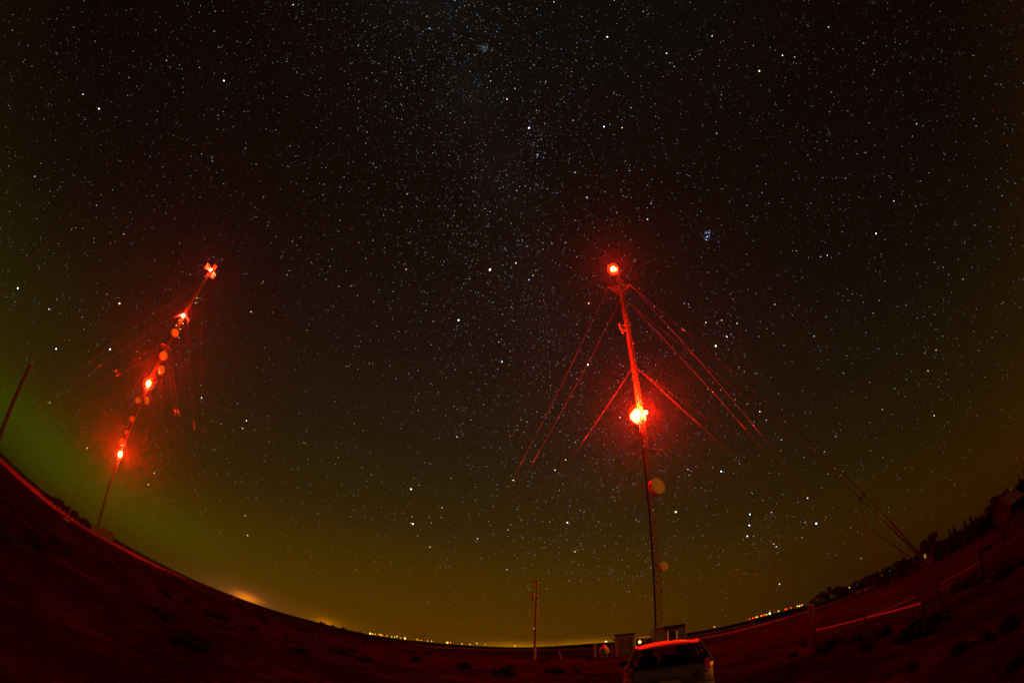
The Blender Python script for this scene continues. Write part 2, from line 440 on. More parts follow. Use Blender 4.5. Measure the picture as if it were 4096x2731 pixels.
for nm, P in (("near", ANC_A), ("far", ANC_B), ("far", ANC_C)):
    b = MB(); q = LR(P); d_ = (Vec((0, 0, 40)) - q).normalized()
    b.tube([q - d_ * 1.2, q + d_ * .3], .035, 6); b.prism([q + d_ * .1 + Vec((0, 0, .18)), q + d_ * .35, q + d_ * .1 - Vec((0, 0, .18)), q - d_ * .1], side * .04)
    b.box(q - Vec((0, 0, .5)) - Vec((d_.x, d_.y, 0)) * .5, (.7, .7, .3), None, .05); b.build("guy_anchor", BARK, mastR)
# loose grounding lead hung between the two near guys
def on_guy(pts, px, py):
    v = direction(px, py); best = None
    for a, c in zip(pts, pts[1:]):
        for k in range(20):
            p = a.lerp(c, k / 20) + pR; w = (p - Vec((0, 0, CAM_H))).normalized().dot(v)
            if best is None or w > best[0]: best = (w, p)
    return best[1]
q1, q2 = on_guy(wA1, 3437, 1992), on_guy(wA2, 3423, 2025)
b = MB(); dep = (q1 - Vec((0, 0, CAM_H))).length
ray = lambda x, y, d: Vec((0, 0, CAM_H)) + direction(x, y) * d
pts = [q1, q1.lerp(q2, .5) - Vec((0, 0, .15)), q2] + [ray(x, y, dep - k * .6) for k, (x, y) in enumerate(((3452, 2060), (3462, 2100), (3466, 2135), (3475, 2165), (3493, 2195), (3505, 2225), (3500, 2255), (3495, 2285)))]
b.tube([p - pR for p in pts], .016, 5); b.ball(q1 - pR, .09, 5); b.ball(q2 - pR, .09, 5); b.build("grounding_lead", STEEL_DARK, mastR)

# ------------------------------------------------------------------ left-hand guyed mast
AZL, DL = -51.3, 138.0
pL = polar(AZL, DL); pL.z = gz(pL.x, pL.y)
mastL = empty("radio_mast", pL, "far dark mast across the pale field, hung with small round dishes and four red lamps", "radio mast", "guyed radio masts")
def LL(p): return Vec(p) - pL
def Lz(el): return CAM_H + DL * tan(R(el)) - pL.z
sideL = Vec((cos(R(AZL)), -sin(R(AZL)), 0)); awayL = Vec((sin(R(AZL)), cos(R(AZL)), 0))
HL = Lz(34.7)
CLg = lattice(mastL, HL, .95, .9, .065, .035, R(-AZL) + R(30))
b = MB()
for k in range(8): b.tube([sideL * (-.3 + .07 * k) - awayL * .4 + Vec((0, 0, .5)), sideL * (-.3 + .07 * k) - awayL * .4 + Vec((0, 0, HL * .97))], .04, 5)
b.build("feeder_cable", STEEL_DARK, mastL)
PL = 120000
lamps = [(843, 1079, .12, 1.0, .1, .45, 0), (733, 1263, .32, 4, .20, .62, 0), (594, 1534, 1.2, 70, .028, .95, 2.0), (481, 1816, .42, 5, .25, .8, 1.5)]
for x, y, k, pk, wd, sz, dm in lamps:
    q = LL(at(x, y, DL - 1.2)); beacon(mastL, q, PL * k, sz, bracket=(0, 0, q.z - .3), peak=pk, width=wd, down=.42, steep=.35, halo=dm, dm=1)
# top antenna frames
for x, y, rr in ((826, 1064, .9), (855, 1068, -.6), (850, 1100, .3)):
    q = LL(at(x, y, DL)); b = MB()
    b.box(q, (.5, .35, 2.6), Matrix.Rotation(rr, 3, 'Z'), .08); b.box(q + sideL * .8, (.45, .3, 2.3), Matrix.Rotation(rr, 3, 'Z'), .08)
    b.tube([q - Vec((0, 0, .8)), (0, 0, q.z - .8)], .06, 5); b.tube([q + Vec((0, 0, .8)), (0, 0, q.z + .4)], .06, 5); b.tube([q + Vec((0, 0, .2)), q + sideL * .8 + Vec((0, 0, .2))], .05, 5); b.build("panel_antenna", WHITE_PAINT, mastL)
b = MB(); b.tube([(0, 0, HL), (0, 0, HL + 3.2)], .07, 6); b.build("whip_antenna", GALV, mastL)
# arms under the second lamp, platform below
zt = Lz(28.2); star_mount(mastL, zt + 2.2, [LL(at(702, 1268, DL - 1)), LL(at(755, 1283, DL)), awayL * 3 + Vec((0, 0, zt))], CLg, .8)
b = MB(); z0 = Lz(24.3); tri = [LL(at(645, 1374, DL)), LL(at(672, 1380, DL + 1)), LL(at(684, 1402, DL - 1)), LL(at(660, 1404, DL - 2))]
for a, c in zip(tri, tri[1:] + tri[:1]): b.tube([a, c], .10, 5)
for a in tri: b.tube([a, (0, 0, z0)], .08, 5)
b.build("antenna_platform", GALV, mastL)
tl, sl = -awayL, sideL
for x, y, rad, nx, dz in ((699, 1333, 1.42, .12, 0), (654, 1422, 1.35, .1, 0), (646, 1478, 1.3, .75, 0), (552, 1602, 1.0, -.35, 0), (586, 1602, 1.1, .9, 0), (527, 1675, .9, -.9, 0), (505, 1727, .7, -1.2, 0), (490, 1768, 1.05, -.3, 0)):
    q = LL(at(x, y, DL - 1.2)); dish(mastL, q, tl + sl * nx, rad, rad * .6, arm_to=(0, 0, q.z))
GREEN = emit("dot_green", (.25, 1, .02), 2.5); YEL = emit("dot_yellow", (1, .75, .03), 2.5)  # small glowing green and yellow dots set beside the mast
for x, y, mt in ((788, 1192, GREEN), (717, 1282, YEL), (732, 1294, YEL), (705, 1302, YEL), (721, 1316, YEL), (639, 1466, GREEN)):
    b = MB(); q = LL(at(x, y, DL - 1.6)); b.ball(q, .16, 5); o = b.build("glow_dot", mt, mastL)
anc = {}
for k, az in enumerate((-105, 13, 134)):
    a = polar(az, 62); P = pL + a; P.z = gz(P.x, P.y) + .5; q = LL(P); anc[k] = q
    u_ = Vec((q.x, q.y, 0)).normalized(); w_ = Vec((-u_.y, u_.x, 0))
    for el, pair in ((33.3, 0), (29.4, 0), (24.3, 1), (12.5, 1)):
        for s_ in ((-1.5, 1.5) if pair else (0,)): guy(mastL, u_ * .5 + w_ * s_ + Vec((0, 0, Lz(el))), q, .013, .004, False)
    b = MB(); b.box(q - Vec((0, 0, .6)), (1, 1, .6), None, .06); b.tube([q - Vec((0, 0, .5)), q + Vec((0, 0, .2))], .06, 6); b.build("guy_anchor", CONC, mastL)

# huts at its foot
def hut(name, label, az, d, w, dep, h, wallm, roofm, cat, door=None, rot=0.0, roof_t=.18, over=.15, group=None):
    p = polar(az, d); p.z = gz(p.x, p.y) - .03
    root = empty(name, p, label, cat, group, rz=R(-az) + rot)
    b = MB(); n = int(w / .18)
    b.box((0, 0, h / 2), (w, dep, h), None, .015)
    for k in range(n): b.box((-w / 2 + (k + .5) * w / n, -dep / 2 - .008, h / 2), (w / n * .45, .016, h - .06))
    b.build("wall", wallm, root)
    b = MB(); b.box((0, 0, h + roof_t / 2), (w + 2 * over, dep + 2 * over, roof_t), None, .02); b.build("roof", roofm, root)
    return root
hut("equipment_hut", "low reddish equipment hut at the foot of the far left mast", -51.55, 133, 3.0, 3, 2.0, DULL, DULL, "hut", group="huts at the far mast")
hut("equipment_hut", "small dark cabin right of the far left mast's foot, at the field's edge", -49.9, 134, 4.4, 2.6, 2.6, DULL, ROOFM, "hut", group="huts at the far mast")
hut("equipment_hut", "squat dark cabin left of the far left mast's foot", -53.2, 140, 2.6, 2.4, 2.6, DULL, ROOFM, "hut", group="huts at the far mast")

# ------------------------------------------------------------------ shed, hut, ice bridge, lamp, tank, fence near the right mast
AS, DS = 15.45, 50.0
shed = hut("equipment_shed", "small pale ribbed shed with a dark roof and a grey door, left of the hut", AS, DS, 2.05, 2.2, 2.36, CLAD, ROOFM, "shed", rot=R(-3), roof_t=.2, over=.1)
b = MB(); b.box((.10, -1.13, 1.0), (.95, .05, 1.95), None, .01); d_ = b.build("door", DOORM, shed)
b = MB(); b.ball((.45, -1.18, 1.0), .05, 5); b.build("handle", BLACKP, d_)
b = MB(); b.tube([(-.41, -1.12, 0), (-.41, -1.12, 2.02), (.61, -1.12, 2.02), (.61, -1.12, 0)], .045, 4); b.build("door_frame", ROOFM, shed)
b = MB(); b.box((-1.15, -.9, 1.95), (.22, .25, .24), None, .04); b.tube([(-1.0, -.9, 2.0), (-1.15, -.9, 2.0)], .03, 5); b.build("wall_lamp", BLACKP, shed)
b = MB(); b.tube([(1.0, -1.0, 2.1), (1.15, -1.0, 2.1), (1.22, -1.0, 2.0), (1.22, -1.0, 1.6)], .035, 6); b.build("conduit", GALV, shed)
AH, DH = 20.8, 54.5
hut_r = hut("equipment_hut", "wide flat-roofed equipment hut with a dark doorway, in front of the tall red mast", AH, DH, 3.7, 3.0, 2.75, CLAD, CLAD, "hut", rot=R(2), roof_t=.12, over=.06)
b = MB(); b.box((.55, -1.75, 2.72), (2.4, .5, .36), None, .02); b.build("fascia", ROOFM, hut_r)
b = MB(); b.box((.30, -1.54, 1.1), (.85, .05, 2.2), None, .01); d_ = b.build("door", DARKDOOR, hut_r)
b = MB(); b.ball((.60, -1.6, 1.05), .05, 5); b.build("handle", GALV, d_)
LEAK = emit("light_from_inside", (1, .22, .008), .42)
for xx in (-.19, .79):
    b = MB(); b.box((xx, -1.535, 1.1), (.06, .04, 2.2)); b.build("lit_door_gap", LEAK, hut_r)
ib = MB(); a_, c_ = at(2546, 2552, 51.0), at(2613, 2545, 53.6)
ax = (c_ - a_); n_ = ax.cross(Vec((0, 0, 1))).normalized()
for s_ in (-.2, .2): ib.tube([a_ + n_ * s_, c_ + n_ * s_], .05, 6)
ib.prism([a_ - n_ * .22 + Vec((0, 0, .03)), a_ + n_ * .22 + Vec((0, 0, .03)), c_ + n_ * .22 + Vec((0, 0, .03)), c_ - n_ * .22 + Vec((0, 0, .03))], (0, 0, .16))
bridge = ib.build("ice_bridge", WHITE_PAINT); tag(bridge, "pale cable tray bridging the gap between shed and hut", "cable tray")
for k, t in enumerate((.5, .92)):
    q = a_.lerp(c_, t); b = MB(); zg = gz(q.x, q.y); b.tube([(q.x, q.y, zg - .1), (q.x, q.y, q.z + .02)], .05, 6); b.build("post", GALV, bridge)
q0, q3 = at(2601, 2541, 53.2), at(2622, 2518, 53.4); b = MB(); pts = [q0, q0 + Vec((.02, 0, .35)), q0.lerp(q3, .45) + Vec((0, 0, .32)), q3]; b.tube(pts, .07, 7); b.build("cable_elbow", STEEL_DARK, bridge)
# the security lamp seen under the tray
LAMPW = lens_glow("security_lamp_lens", (1, .55, .10), 4)
pl = at(2559, 2566, 57.0); zg = gz(pl.x, pl.y)
sl_ = empty("security_lamp", (pl.x, pl.y, zg), "bright yellow-white security lamp on a short post, under the tray between shed and hut", "lamp")
b = MB(); b.tube([(0, 0, 0), (0, 0, pl.z - zg - .16)], .05, 6); b.build("post", GALV, sl_)
b = MB(); b.ball((0, 0, pl.z - zg), .17, 6); b.build("lens", LAMPW, sl_, True)
beam_light("security_light", (0, 0, pl.z - zg), 60, sl_, peak=0, color=(1, .6, .15), radius=.1)
# tank
p = polar(12.9, 47.5); p.z = gz(p.x, p.y)
tank = empty("propane_tank", p, "pale rounded gas tank on low legs, left of the ribbed shed", "gas tank", rz=R(-12.9))
b = MB(); b.lathe([(-1.35, .02), (-1.31, .2), (-1.2, .38), (-1.0, .49), (-.9, .5), (.9, .5), (1.05, .46), (1.2, .34), (1.28, .02)], (0, 0, .78), (0, 1, 0), 24); b.build("vessel", TANKP, tank, True)
b = MB(); b.lathe([(-.05, .2), (.08, .19), (.15, .1), (.16, .02)], (0, -.7, 1.30), (0, 0, 1), 14); b.build("valve_dome", TANKP, tank, True)
for yy in (-.7, .7):
    b = MB(); b.box((0, yy, .17), (.7, .16, .34), None, .02); b.build("saddle", CONC, tank)
# compound fence
fl = [(2392, 2625, 46.5), (2447, 2625, 46.0), (2505, 2622, 46.4), (2581, 2610, 47.0), (2612, 2606, 47.6), (2690, 2600, 48)]
FP = []
for x, y, d in fl:
    a, e = azel(x, 2500); 
    v = direction(x, y); a = DG(atan2(v.x, v.y)); q = polar(a, d); q.z = gz(q.x, q.y); FP.append(q)
fen = empty("wire_fence", FP[0], "thin wire fence on slim posts in front of the shed and hut", "fence")
O = FP[0]
for k, q in enumerate(FP[1:]):
    b = MB(); b.tube([q - O, q - O + Vec((0, 0, 1.5))], .03, 6); b.build("post", GALV, fen)
b = MB()
for hgt in (.1, .5, .9, 1.2, 1.42):
    for a, c in zip(FP, FP[1:]): b.tube([a - O + Vec((0, 0, hgt)), c - O + Vec((0, 0, hgt))], .008, 4)
b.build("strand", WIRE, fen)
b = MB(); b.tube([(0, 0, -.2), (0, 0, 1.55)], .13, 10); o = b.build("gate_post", WOOD, None, True, loc=FP[0] - Vec((.35, .1, 0))); tag(o, "thick wooden gate post just left of the pale gas tank", "post")

# ------------------------------------------------------------------ utility poles
def pole_thing(label, az, d, h, r0=.14, group="wooden utility poles", m_=None):
    p = polar(az, d); p.z = gz(p.x, p.y)
    root = empty("utility_pole", p, label, "utility pole", group)
    b = MB(); b.tube([(0, 0, -.3), (0, 0, h * .5), (0, 0, h)], [r0, r0 * .86, r0 * .7], 12); b.build("shaft", m_ or WOOD, root, True)
    return root
D1 = 45.5
pm = pole_thing("lone wooden utility pole with a transformer can, left of the huts", 4.5, D1, CAM_H + D1 * tan(R(8.5)))
hh = CAM_H + D1 * tan(R(8.5)) - gz(*polar(4.5, D1).xy)
b = MB(); b.lathe([(0, .16), (.04, .19), (.75, .19), (.8, .14), (.9, .03)], (-.30, -.1, hh * .735), (0, 0, 1), 14)
b.tube([(-.30, -.1, hh * .735 + .2), (0, 0, hh * .735 + .2)], .04, 5); b.build("transformer", DISH_GREY, pm, True)
b = MB(); b.box((0.0, 0, hh - 1.95 ), (.36, .36, .3), None, .03); b.build("bracket", GALV, pm)
b = MB(); b.box((-.25, 0, hh - .12), (.75, .1, .12), None, .02); b.build("crossarm", WOOD, pm)
for xx in (-.55, 0.02):
    b = MB(); b.lathe([(0, .03), (.06, .07), (.10, .04), (.15, .06), (.2, .02)], (xx, 0, hh - .05), (0, 0, 1), 8); b.build("insulator", CONC, pm)
b = MB(); b.tube([(-.55, 0, hh), (-.95, 0, hh - .25), (-1.05, 0, hh - .7), (-.8, -.05, hh - 1.3), (-.38, -.1, hh * .735 + .9)], .012, 5); b.build("jumper_wire", STEEL_DARK, pm)
gp = polar(7.75, 46.5); gp.z = gz(gp.x, gp.y); gq = gp - pm.location
b = MB(); b.tube([(.1, 0, hh - .15), gq], .012, 5); b.build("guy_wire", STEEL_DARK, pm)
b = MB(); top = Vec((.1, 0, hh - .15)); b.tube([gq, gq.lerp(top, .115)], .045, 8); b.build("guy_guard", mat("guard_plastic", (.55, .42, .12), .5), pm)
D2 = 33.5
pl2 = pole_thing("tall near utility pole cut by the left edge of the photo", -67.35, D2, CAM_H + D2 * tan(R(11.4)), .19, m_=BARK)
h2 = CAM_H + D2 * tan(R(11.4)); 
b = MB(); b.tube([(0, 0, h2), (.05, .05, h2 + .42)], .05, 6); b.build("pole_top_pin", GALV, pl2)
b = MB(); q = (at(0, 1562, D2 * 1.0) - pl2.location); t0 = Vec((0, 0, h2 - .1)); q = t0 + (q - t0) * 3.0
b.tube([t0.lerp(q, k / 10) - Vec((0, 0, .8 * (k / 10) * (1 - k / 10))) for k in range(11)], .012, 5); b.build("service_wire", STEEL_DARK, pl2)
b = MB(); q = (at(78, 1440, D2 + 1.2) - pl2.location); b.tube([t0, q], .02, 5); q = (at(140, 1487, D2) - pl2.location); b.tube([t0, q], .02, 5); b.build("crossarm_brace", WOOD, pl2)
D3 = 225.0
p3 = pole_thing("thin distant utility pole on the field at the far left", -59.85, D3, 8.6, .2)
b = MB(); b.box((0, 0, 8.1), (1.6, .12, .14)); b.build("crossarm", WOOD, p3)

# ------------------------------------------------------------------ right foreground: rails, pedestal, slim post
def rail_pt(x, y, z=.75):
    a, e = azel(x, y); d = (CAM_H - z) / tan(R(-e)); q = polar(a, d); q.z = z; return q
def rail_fence(label, runs):
    P0 = runs[0][0]; root = empty("pipe_fence", Vec((P0.x, P0.y, gz(P0.x, P0.y))), label, "fence", "pipe rail fences around the guy anchor"); O = root.location
    seen = []
    for run in runs:
        b = MB(); b.tube([p - O for p in run], .024, 8); b.build("rail", RAILM, root, True)
        for p in run:
            if all((p - s_).length > .5 for s_ in seen):
                seen.append(p); b = MB(); b.tube([Vec((p.x, p.y, gz(p.x, p.y) - .1)) - O, p - O + Vec((0, 0, .08))], .045, 8); b.build("post", BARK, root, True)
F0, F1, F2, F3 = rail_pt(3260, 2520), rail_pt(3460, 2470), rail_pt(3670, 2383), rail_pt(3690, 2410)
rail_fence("low pipe rail fence running from the pedestal and forking towards the guy anchor", [[F0, F1, F3], [F1 + Vec((.06, .06, 0)), F2]])
F4, F5 = rail_pt(3750, 2340), rail_pt(3925, 2243)
rail_fence("short low pipe rail fence right of the guy anchor", [[F4, F5]])
q = polar(61.1, 13.9); q.z = gz(q.x, q.y); b = MB(); b.tube([(0, 0, -.2), (0, 0, 1.15)], .04, 8); b.ball((0, 0, 1.16), .05, 5)
tag(b.build("marker_post", WOOD_D, None, True, loc=q), "slim upright marker post at the end of the short rail, far right", "post")
ps, ds = polar(38.5, 34), 34; ps.z = gz(ps.x, ps.y)
ped = empty("utility_pedestal", ps, "squat reddish utility pedestal box on a post at the end of the pipe rail", "pedestal", rz=R(-38.5))
b = MB(); b.box((0, 0, 1.25), (.46, .32, .82), None, .04); b.build("cabinet", GREENBOX, ped)
b = MB(); b.box((0, -.17, 1.25), (.36, .03, .68), None, .01); b.build("door", GREENBOX, ped)
b = MB(); b.box((0, 0, .42), (.26, .24, .92), None, .03); b.build("plinth", GREENBOX, ped)

# ------------------------------------------------------------------ plants
def leaf_cloud(m, c, rad, n, size, flat=1.0, rnd=random):
    c = Vec(c)
    for i in range(n):
        while True:
            v = Vec((rnd.uniform(-1, 1), rnd.uniform(-1, 1), rnd.uniform(-1, 1)))
            if .25 < v.length < 1: break
        p = c + Vec((v.x * rad, v.y * rad, v.z * rad * flat)); s = size * rnd.uniform(.6, 1.4)
        a = Vec((rnd.uniform(-1, 1), rnd.uniform(-1, 1), rnd.uniform(-1, 1))).normalized(); bb = a.orthogonal().normalized()
        m.add([p - a * s, p + bb * s * .5, p + a * s, p - bb * s * .5], [(0, 1, 2, 3)])

def make_sage(seed):
    rnd = random.Random(seed); root = bpy.data.objects.new("sagebrush", None); COL.objects.link(root)
    m = MB(); tw = MB()
    for k in range(rnd.randint(7, 10)):
        w = rnd.uniform(0, 2 * pi); d = rnd.uniform(.05, .42); h = rnd.uniform(.18, .5) * (1 - d * .6)
        tip = Vec((cos(w) * d, sin(w) * d, h * .7)); tw.tube([(0, 0, -.08), tip * .55 + Vec((0, 0, .02)), tip], [.022, .014, .006], 4)
        leaf_cloud(m, tip, rnd.uniform(.15, .24), 46, .05, .8, rnd); leaf_cloud(m, (tip.x * 1.1, tip.y * 1.1, .10), .17, 30, .05, .6, rnd)
    m.build("foliage", SAGE, root); tw.build("stem", TWIG, root)
    return root
sage_protos = [make_sage(s) for s in (1, 2, 3, 4)]
def from_zoom(ox, oy, sc, L): return [(ox + x * sc, oy + y * sc, s) for x, y, s in L]
sh = []
sh += from_zoom(0, 1800, .3189, [(440, 670, 1), (490, 740, 1), (210, 790, 1.2), (70, 580, 1), (550, 1010, 1.1), (890, 950, 1), (945, 1020, 1), (230, 530, 1), (350, 850, .9), (640, 1150, 1.3), (880, 1320, 1.2), (1390, 1470, 1.4), (1150, 1090, 1), (1050, 1080, 1), (1850, 1500, 1.1), (1210, 1340, .9), (90, 690, 1), (130, 740, 1), (190, 1190, 1.6), (420, 1210, 1.6), (80, 1050, 1.2)])
sh += from_zoom(600, 2100, .4024, [(165, 690, 1.1), (330, 600, 1), (650, 730, 1.1), (875, 810, 1.2), (1110, 860, 1), (600, 905, 1.1), (390, 770, .8), (750, 950, 1), (920, 915, .7), (1085, 920, .9), (1290, 940, .9), (1200, 905, .7), (1490, 1050, .9), (1580, 1075, .9), (1040, 1050, 1.1), (350, 1200, 1.4), (560, 1180, 1), (200, 960, 1), (1520, 1290, 1.5), (1910, 1275, 1.1), (1370, 1130, .7), (1140, 970, .8), (1240, 885, 1), (260, 560, 1), (190, 560, 1), (120, 890, .9)])
sh += from_zoom(1200, 2250, .3827, [(570, 930, 1.2), (440, 950, 1.4), (85, 740, .9), (670, 1040, 1), (1210, 1030, 1.3), (1320, 960, 1.1), (1510, 970, 1), (1690, 1105, 1.2), (2150, 1170, 1.4), (1170, 945, .8), (650, 865, .7), (2200, 1112, .7)])
sh += from_zoom(1900, 2250, .3067, [(1020, 1440, 1.4), (1350, 1440, .7), (1490, 1270, 1.1), (880, 1290, .7)])
sh += from_zoom(3100, 2300, .4235, [(520, 670, 1.1), (440, 735, 1), (780, 620, 1), (990, 580, 1.2), (1390, 560, 2.0), (1990, 625, .7), (1720, 740, .7), (2180, 530, .8), (1260, 905, .6), (850, 700, .8), (180, 770, .6), (2220, 880, .7), (270, 660, .7)])
sh += from_zoom(3200, 1900, .3826, [(2130, 670, 1), (1940, 790, 1), (2140, 580, 1), (2100, 510, 1), (1780, 1160, 1.7), (2190, 1010, 1.6), (1890, 1120, 1.2), (2270, 530, .9)])
zones = {}
for x, y, s in sh:
    p, d = on_ground(x, min(y, 2725))
    if x < 1250: z = "under the pale field" if d > 32 else "halfway down the left slope" if d > 14 else "at the left slope's bottom"
    elif x < 2400: z = "behind the wooden pole's foot" if d > 22 else "in the near middle ground"
    elif x < 3300: z = "between vehicle and pedestal"
    else: z = "below the tree row" if d > 22 else "around the pipe rails"
    zones.setdefault(z, []).append((x, p, d, s))
ci = 0
for z, L in zones.items():
    L.sort(key=lambda t: t[0])
    for k, (x, p, d, s) in enumerate(L):
        src = sage_protos[ci % 4]; o = src if ci < 4 else copy_tree(src); ci += 1
        sc = s * min(1.45, .55 + d * .013)
        o.location = p; o.rotation_euler = (0, 0, random.uniform(0, 6.28)); o.scale = (sc * random.uniform(1.0, 1.35), sc, sc * random.uniform(.7, .9))
        kind = "large" if s > 1.25 else "small" if s < .85 else "low"
        tag(o, f"{kind} dark sagebrush, {ORD[k]} from left of those {z}", "shrub", "sagebrush clumps on the ground")

def make_spruce(seed, h=6.0):
    rnd = random.Random(seed); root = bpy.data.objects.new("spruce_tree", None); COL.objects.link(root)
    t = MB(); t.tube([(0, 0, -.3), (0, 0, h * .5), (0, 0, h * .97)], [.13, .08, .02], 7); t.build("trunk", BARK, root)
    m = MB(); n = 26
    for i in range(n):
        z = h * (.08 + .9 * i / n); w = (1 - i / n) ** .85 * h * .20 + .05
        for k in range(9):
            a = rnd.uniform(0, 2 * pi); L = w * rnd.uniform(.55, 1.15); dr = Vec((cos(a), sin(a), -.35)).normalized(); sd = Vec((-sin(a), cos(a), 0))
            p0 = Vec((0, 0, z + rnd.uniform(-.1, .1)))
            for q in (.45, .75, 1.0):
                c = p0 + dr * L * q; wd = .16 * L + .05
                m.add([c - dr * L * .3 - sd * wd * .4, c - sd * wd + Vec((0, 0, -.06)), c + dr * L * .12, c + sd * wd + Vec((0, 0, -.06)), c - dr * L * .3 + sd * wd * .4], [(0, 1, 2, 3, 4)])
    m.build("crown", SPRUCE, root); root["h"] = h; return root
def make_broad(seed, h=6.0):
    rnd = random.Random(seed); root = bpy.data.objects.new("broadleaf_tree", None); COL.objects.link(root)
    t = MB(); m = MB(); t.tube([(0, 0, -.3), (.1, 0, h * .3), (.05, .1, h * .55)], [.18, .13, .07], 7)
    for k in range(11):
        a = rnd.uniform(0, 2 * pi); d = rnd.uniform(.2, 1) * h * .30; z = h * rnd.uniform(.38, .9); tip = Vec((cos(a) * d, sin(a) * d, z))
        t.tube([(.05, .05, h * rnd.uniform(.25, .5)), tip * .6 + Vec((0, 0, h * .15)), tip], [.06, .04, .015], 5)
        leaf_cloud(m, tip, rnd.uniform(.10, .17) * h, 150, .035 * h, .85, rnd)
    m.build("crown", LEAF, root); t.build("trunk", BARK, root); root["h"] = h; return root
def make_bush(seed, h=2.5):
    rnd = random.Random(seed); root = bpy.data.objects.new("wild_bush", None); COL.objects.link(root)
    t = MB(); m = MB()
    for k in range(9):
        a = rnd.uniform(0, 2 * pi); d = rnd.uniform(.1, 1.0) * h * .55; z = h * rnd.uniform(.35, .85); tip = Vec((cos(a) * d, sin(a) * d, z))
        t.tube([(0, 0, -.1), tip * .5, tip], [.05, .03, .01], 4); leaf_cloud(m, tip, rnd.uniform(.16, .26) * h, 90, .05 * h, .8, rnd)
    m.build("foliage", LEAF, root); t.build("stem", BARK, root); root["h"] = h; return root
DT = 122.0
PROT = {"s": [make_spruce(11), make_spruce(12)], "b": [make_broad(21), make_broad(22), make_broad(23)], "w": [make_bush(31), make_bush(32)]}
USED = set()
def plant(kind, x, ytop, d, label, group, wid=1.0, i=[0]):
    i[0] += 1; src = PROT[kind][i[0] % len(PROT[kind])]
    o = src if src.name not in USED else copy_tree(src); USED.add(src.name)
    v = direction(x, ytop); a = DG(atan2(v.x, v.y)); p = polar(a, d); p.z = gz(p.x, p.y)
    top = CAM_H + d * v.z / hypot(v.x, v.y); hh = max(.8, top - p.z); s = hh / o["h"]
    o.location = p; o.scale = (s * wid, s * wid, s); o.rotation_euler = (0, 0, random.uniform(0, 6.28)); tag(o, label, {"s": "tree", "b": "tree", "w": "bush"}[kind], group)
sp = [(3662, 2196, "small dark spruce at the lower ends of the near guy wires"), (3794, 2107, "slim spruce, first from left of the spruce row"), (3812, 2094, "tall slim spruce, second from left of the spruce row"), (3855, 2069, "spruce with a broad foot, third from left of the spruce row"), (3879, 2053, "tallest spruce of the row, fourth from left"), (3900, 2056, "slim spruce, fifth from left of the spruce row"), (3925, 2051, "short spruce, sixth from left of the row, beside the big bushy tree"), (4006, 1962, "spruce tip rising behind the gabled house, left side"), (4074, 1893, "very tall spruce right of the gabled house"), (4092, 1866, "tall spruce cut by the right edge of the photo")]
for x, y, l in sp: plant("s", x, y, DT + random.uniform(-4, 4), l, "spruces of the tree row", 1.5)
br = [(3252, 2389, "low broadleaf tree behind the utility pedestal, left end of the tree row"), (3285, 2362, "rounded broadleaf tree, second of the tree row right of the pedestal"), (3312, 2346, "bushy broadleaf tree, third of the tree row right of the pedestal"), (3345, 2342, "bushy broadleaf tree, fourth of the tree row right of the pedestal"), (3372, 2338, "tall thin-crowned tree, fifth of the tree row right of the pedestal"),
      (3425, 2318, "small tree left of the white house lights"), (3462, 2302, "small dark tree above the white house lights"), (3500, 2284, "small dark tree where the hanging lead ends"), (3545, 2268, "small dark tree under the lower guy wires"), (3590, 2240, "dark tree just left of the near guy wires' foot"), (3618, 2222, "dark tree behind the near guy wires' foot"),
      (3697, 2158, "leaning bushy tree left of the tall round-topped tree"), (3722, 2130, "tall round-topped bushy tree right of the near guy wires"), (3750, 2165, "bushy tree right of the tall round-topped tree"), (3965, 1992, "big dense tree left of the gabled house"), (3990, 1975, "big dense tree against the gabled house"), (4058, 1940, "dark leafy tree right of the gabled house"), (4026, 1952, "dark leafy tree behind the gabled house roof"), (4088, 1915, "dark leafy tree at the right edge of the photo")]
for k, (x, y, l) in enumerate(br): plant("b", x, y, DT + random.uniform(-6, 4), l, "broadleaf trees of the tree row", 1.15 if k > 10 else 1.0)
hd = [3385, 3405, 3440, 3480, 3520, 3565, 3640, 3770, 3782, 3830, 3845, 3892, 3915, 3940]
for k, x in enumerate(hd):
    y = -9 + interp([(3385, 2352), (3440, 2325), (3520, 2288), (3640, 2230), (3770, 2165), (3782, 2160), (3845, 2118), (3892, 2092), (3940, 2062)], x)
    plant("w", x, y, DT - 6 + random.uniform(-3, 3), f"dark bush, {ORD[k]} from left of the hedge under the tree row", "bushes under the tree row", 1.9)
hb = [(176, 1962), (196, 1975), (222, 1982), (240, 1990), (258, 2008), (276, 2022), (292, 2030), (308, 2048), (330, 2066), (352, 2080), (1290, 2484), (1330, 2496), (1382, 2508), (1440, 2524)]
for k, (x, y) in enumerate(hb):
    plant("w", x, y, 128 + random.uniform(-6, 12), (f"scrubby bush, {ORD[k]} from left along the field's far edge, left of the far mast" if k < 10 else f"dark scrub on the left horizon below the orange glow, {ORD[k-10]} from left"), "scrub bushes on the left horizon", 1.3)

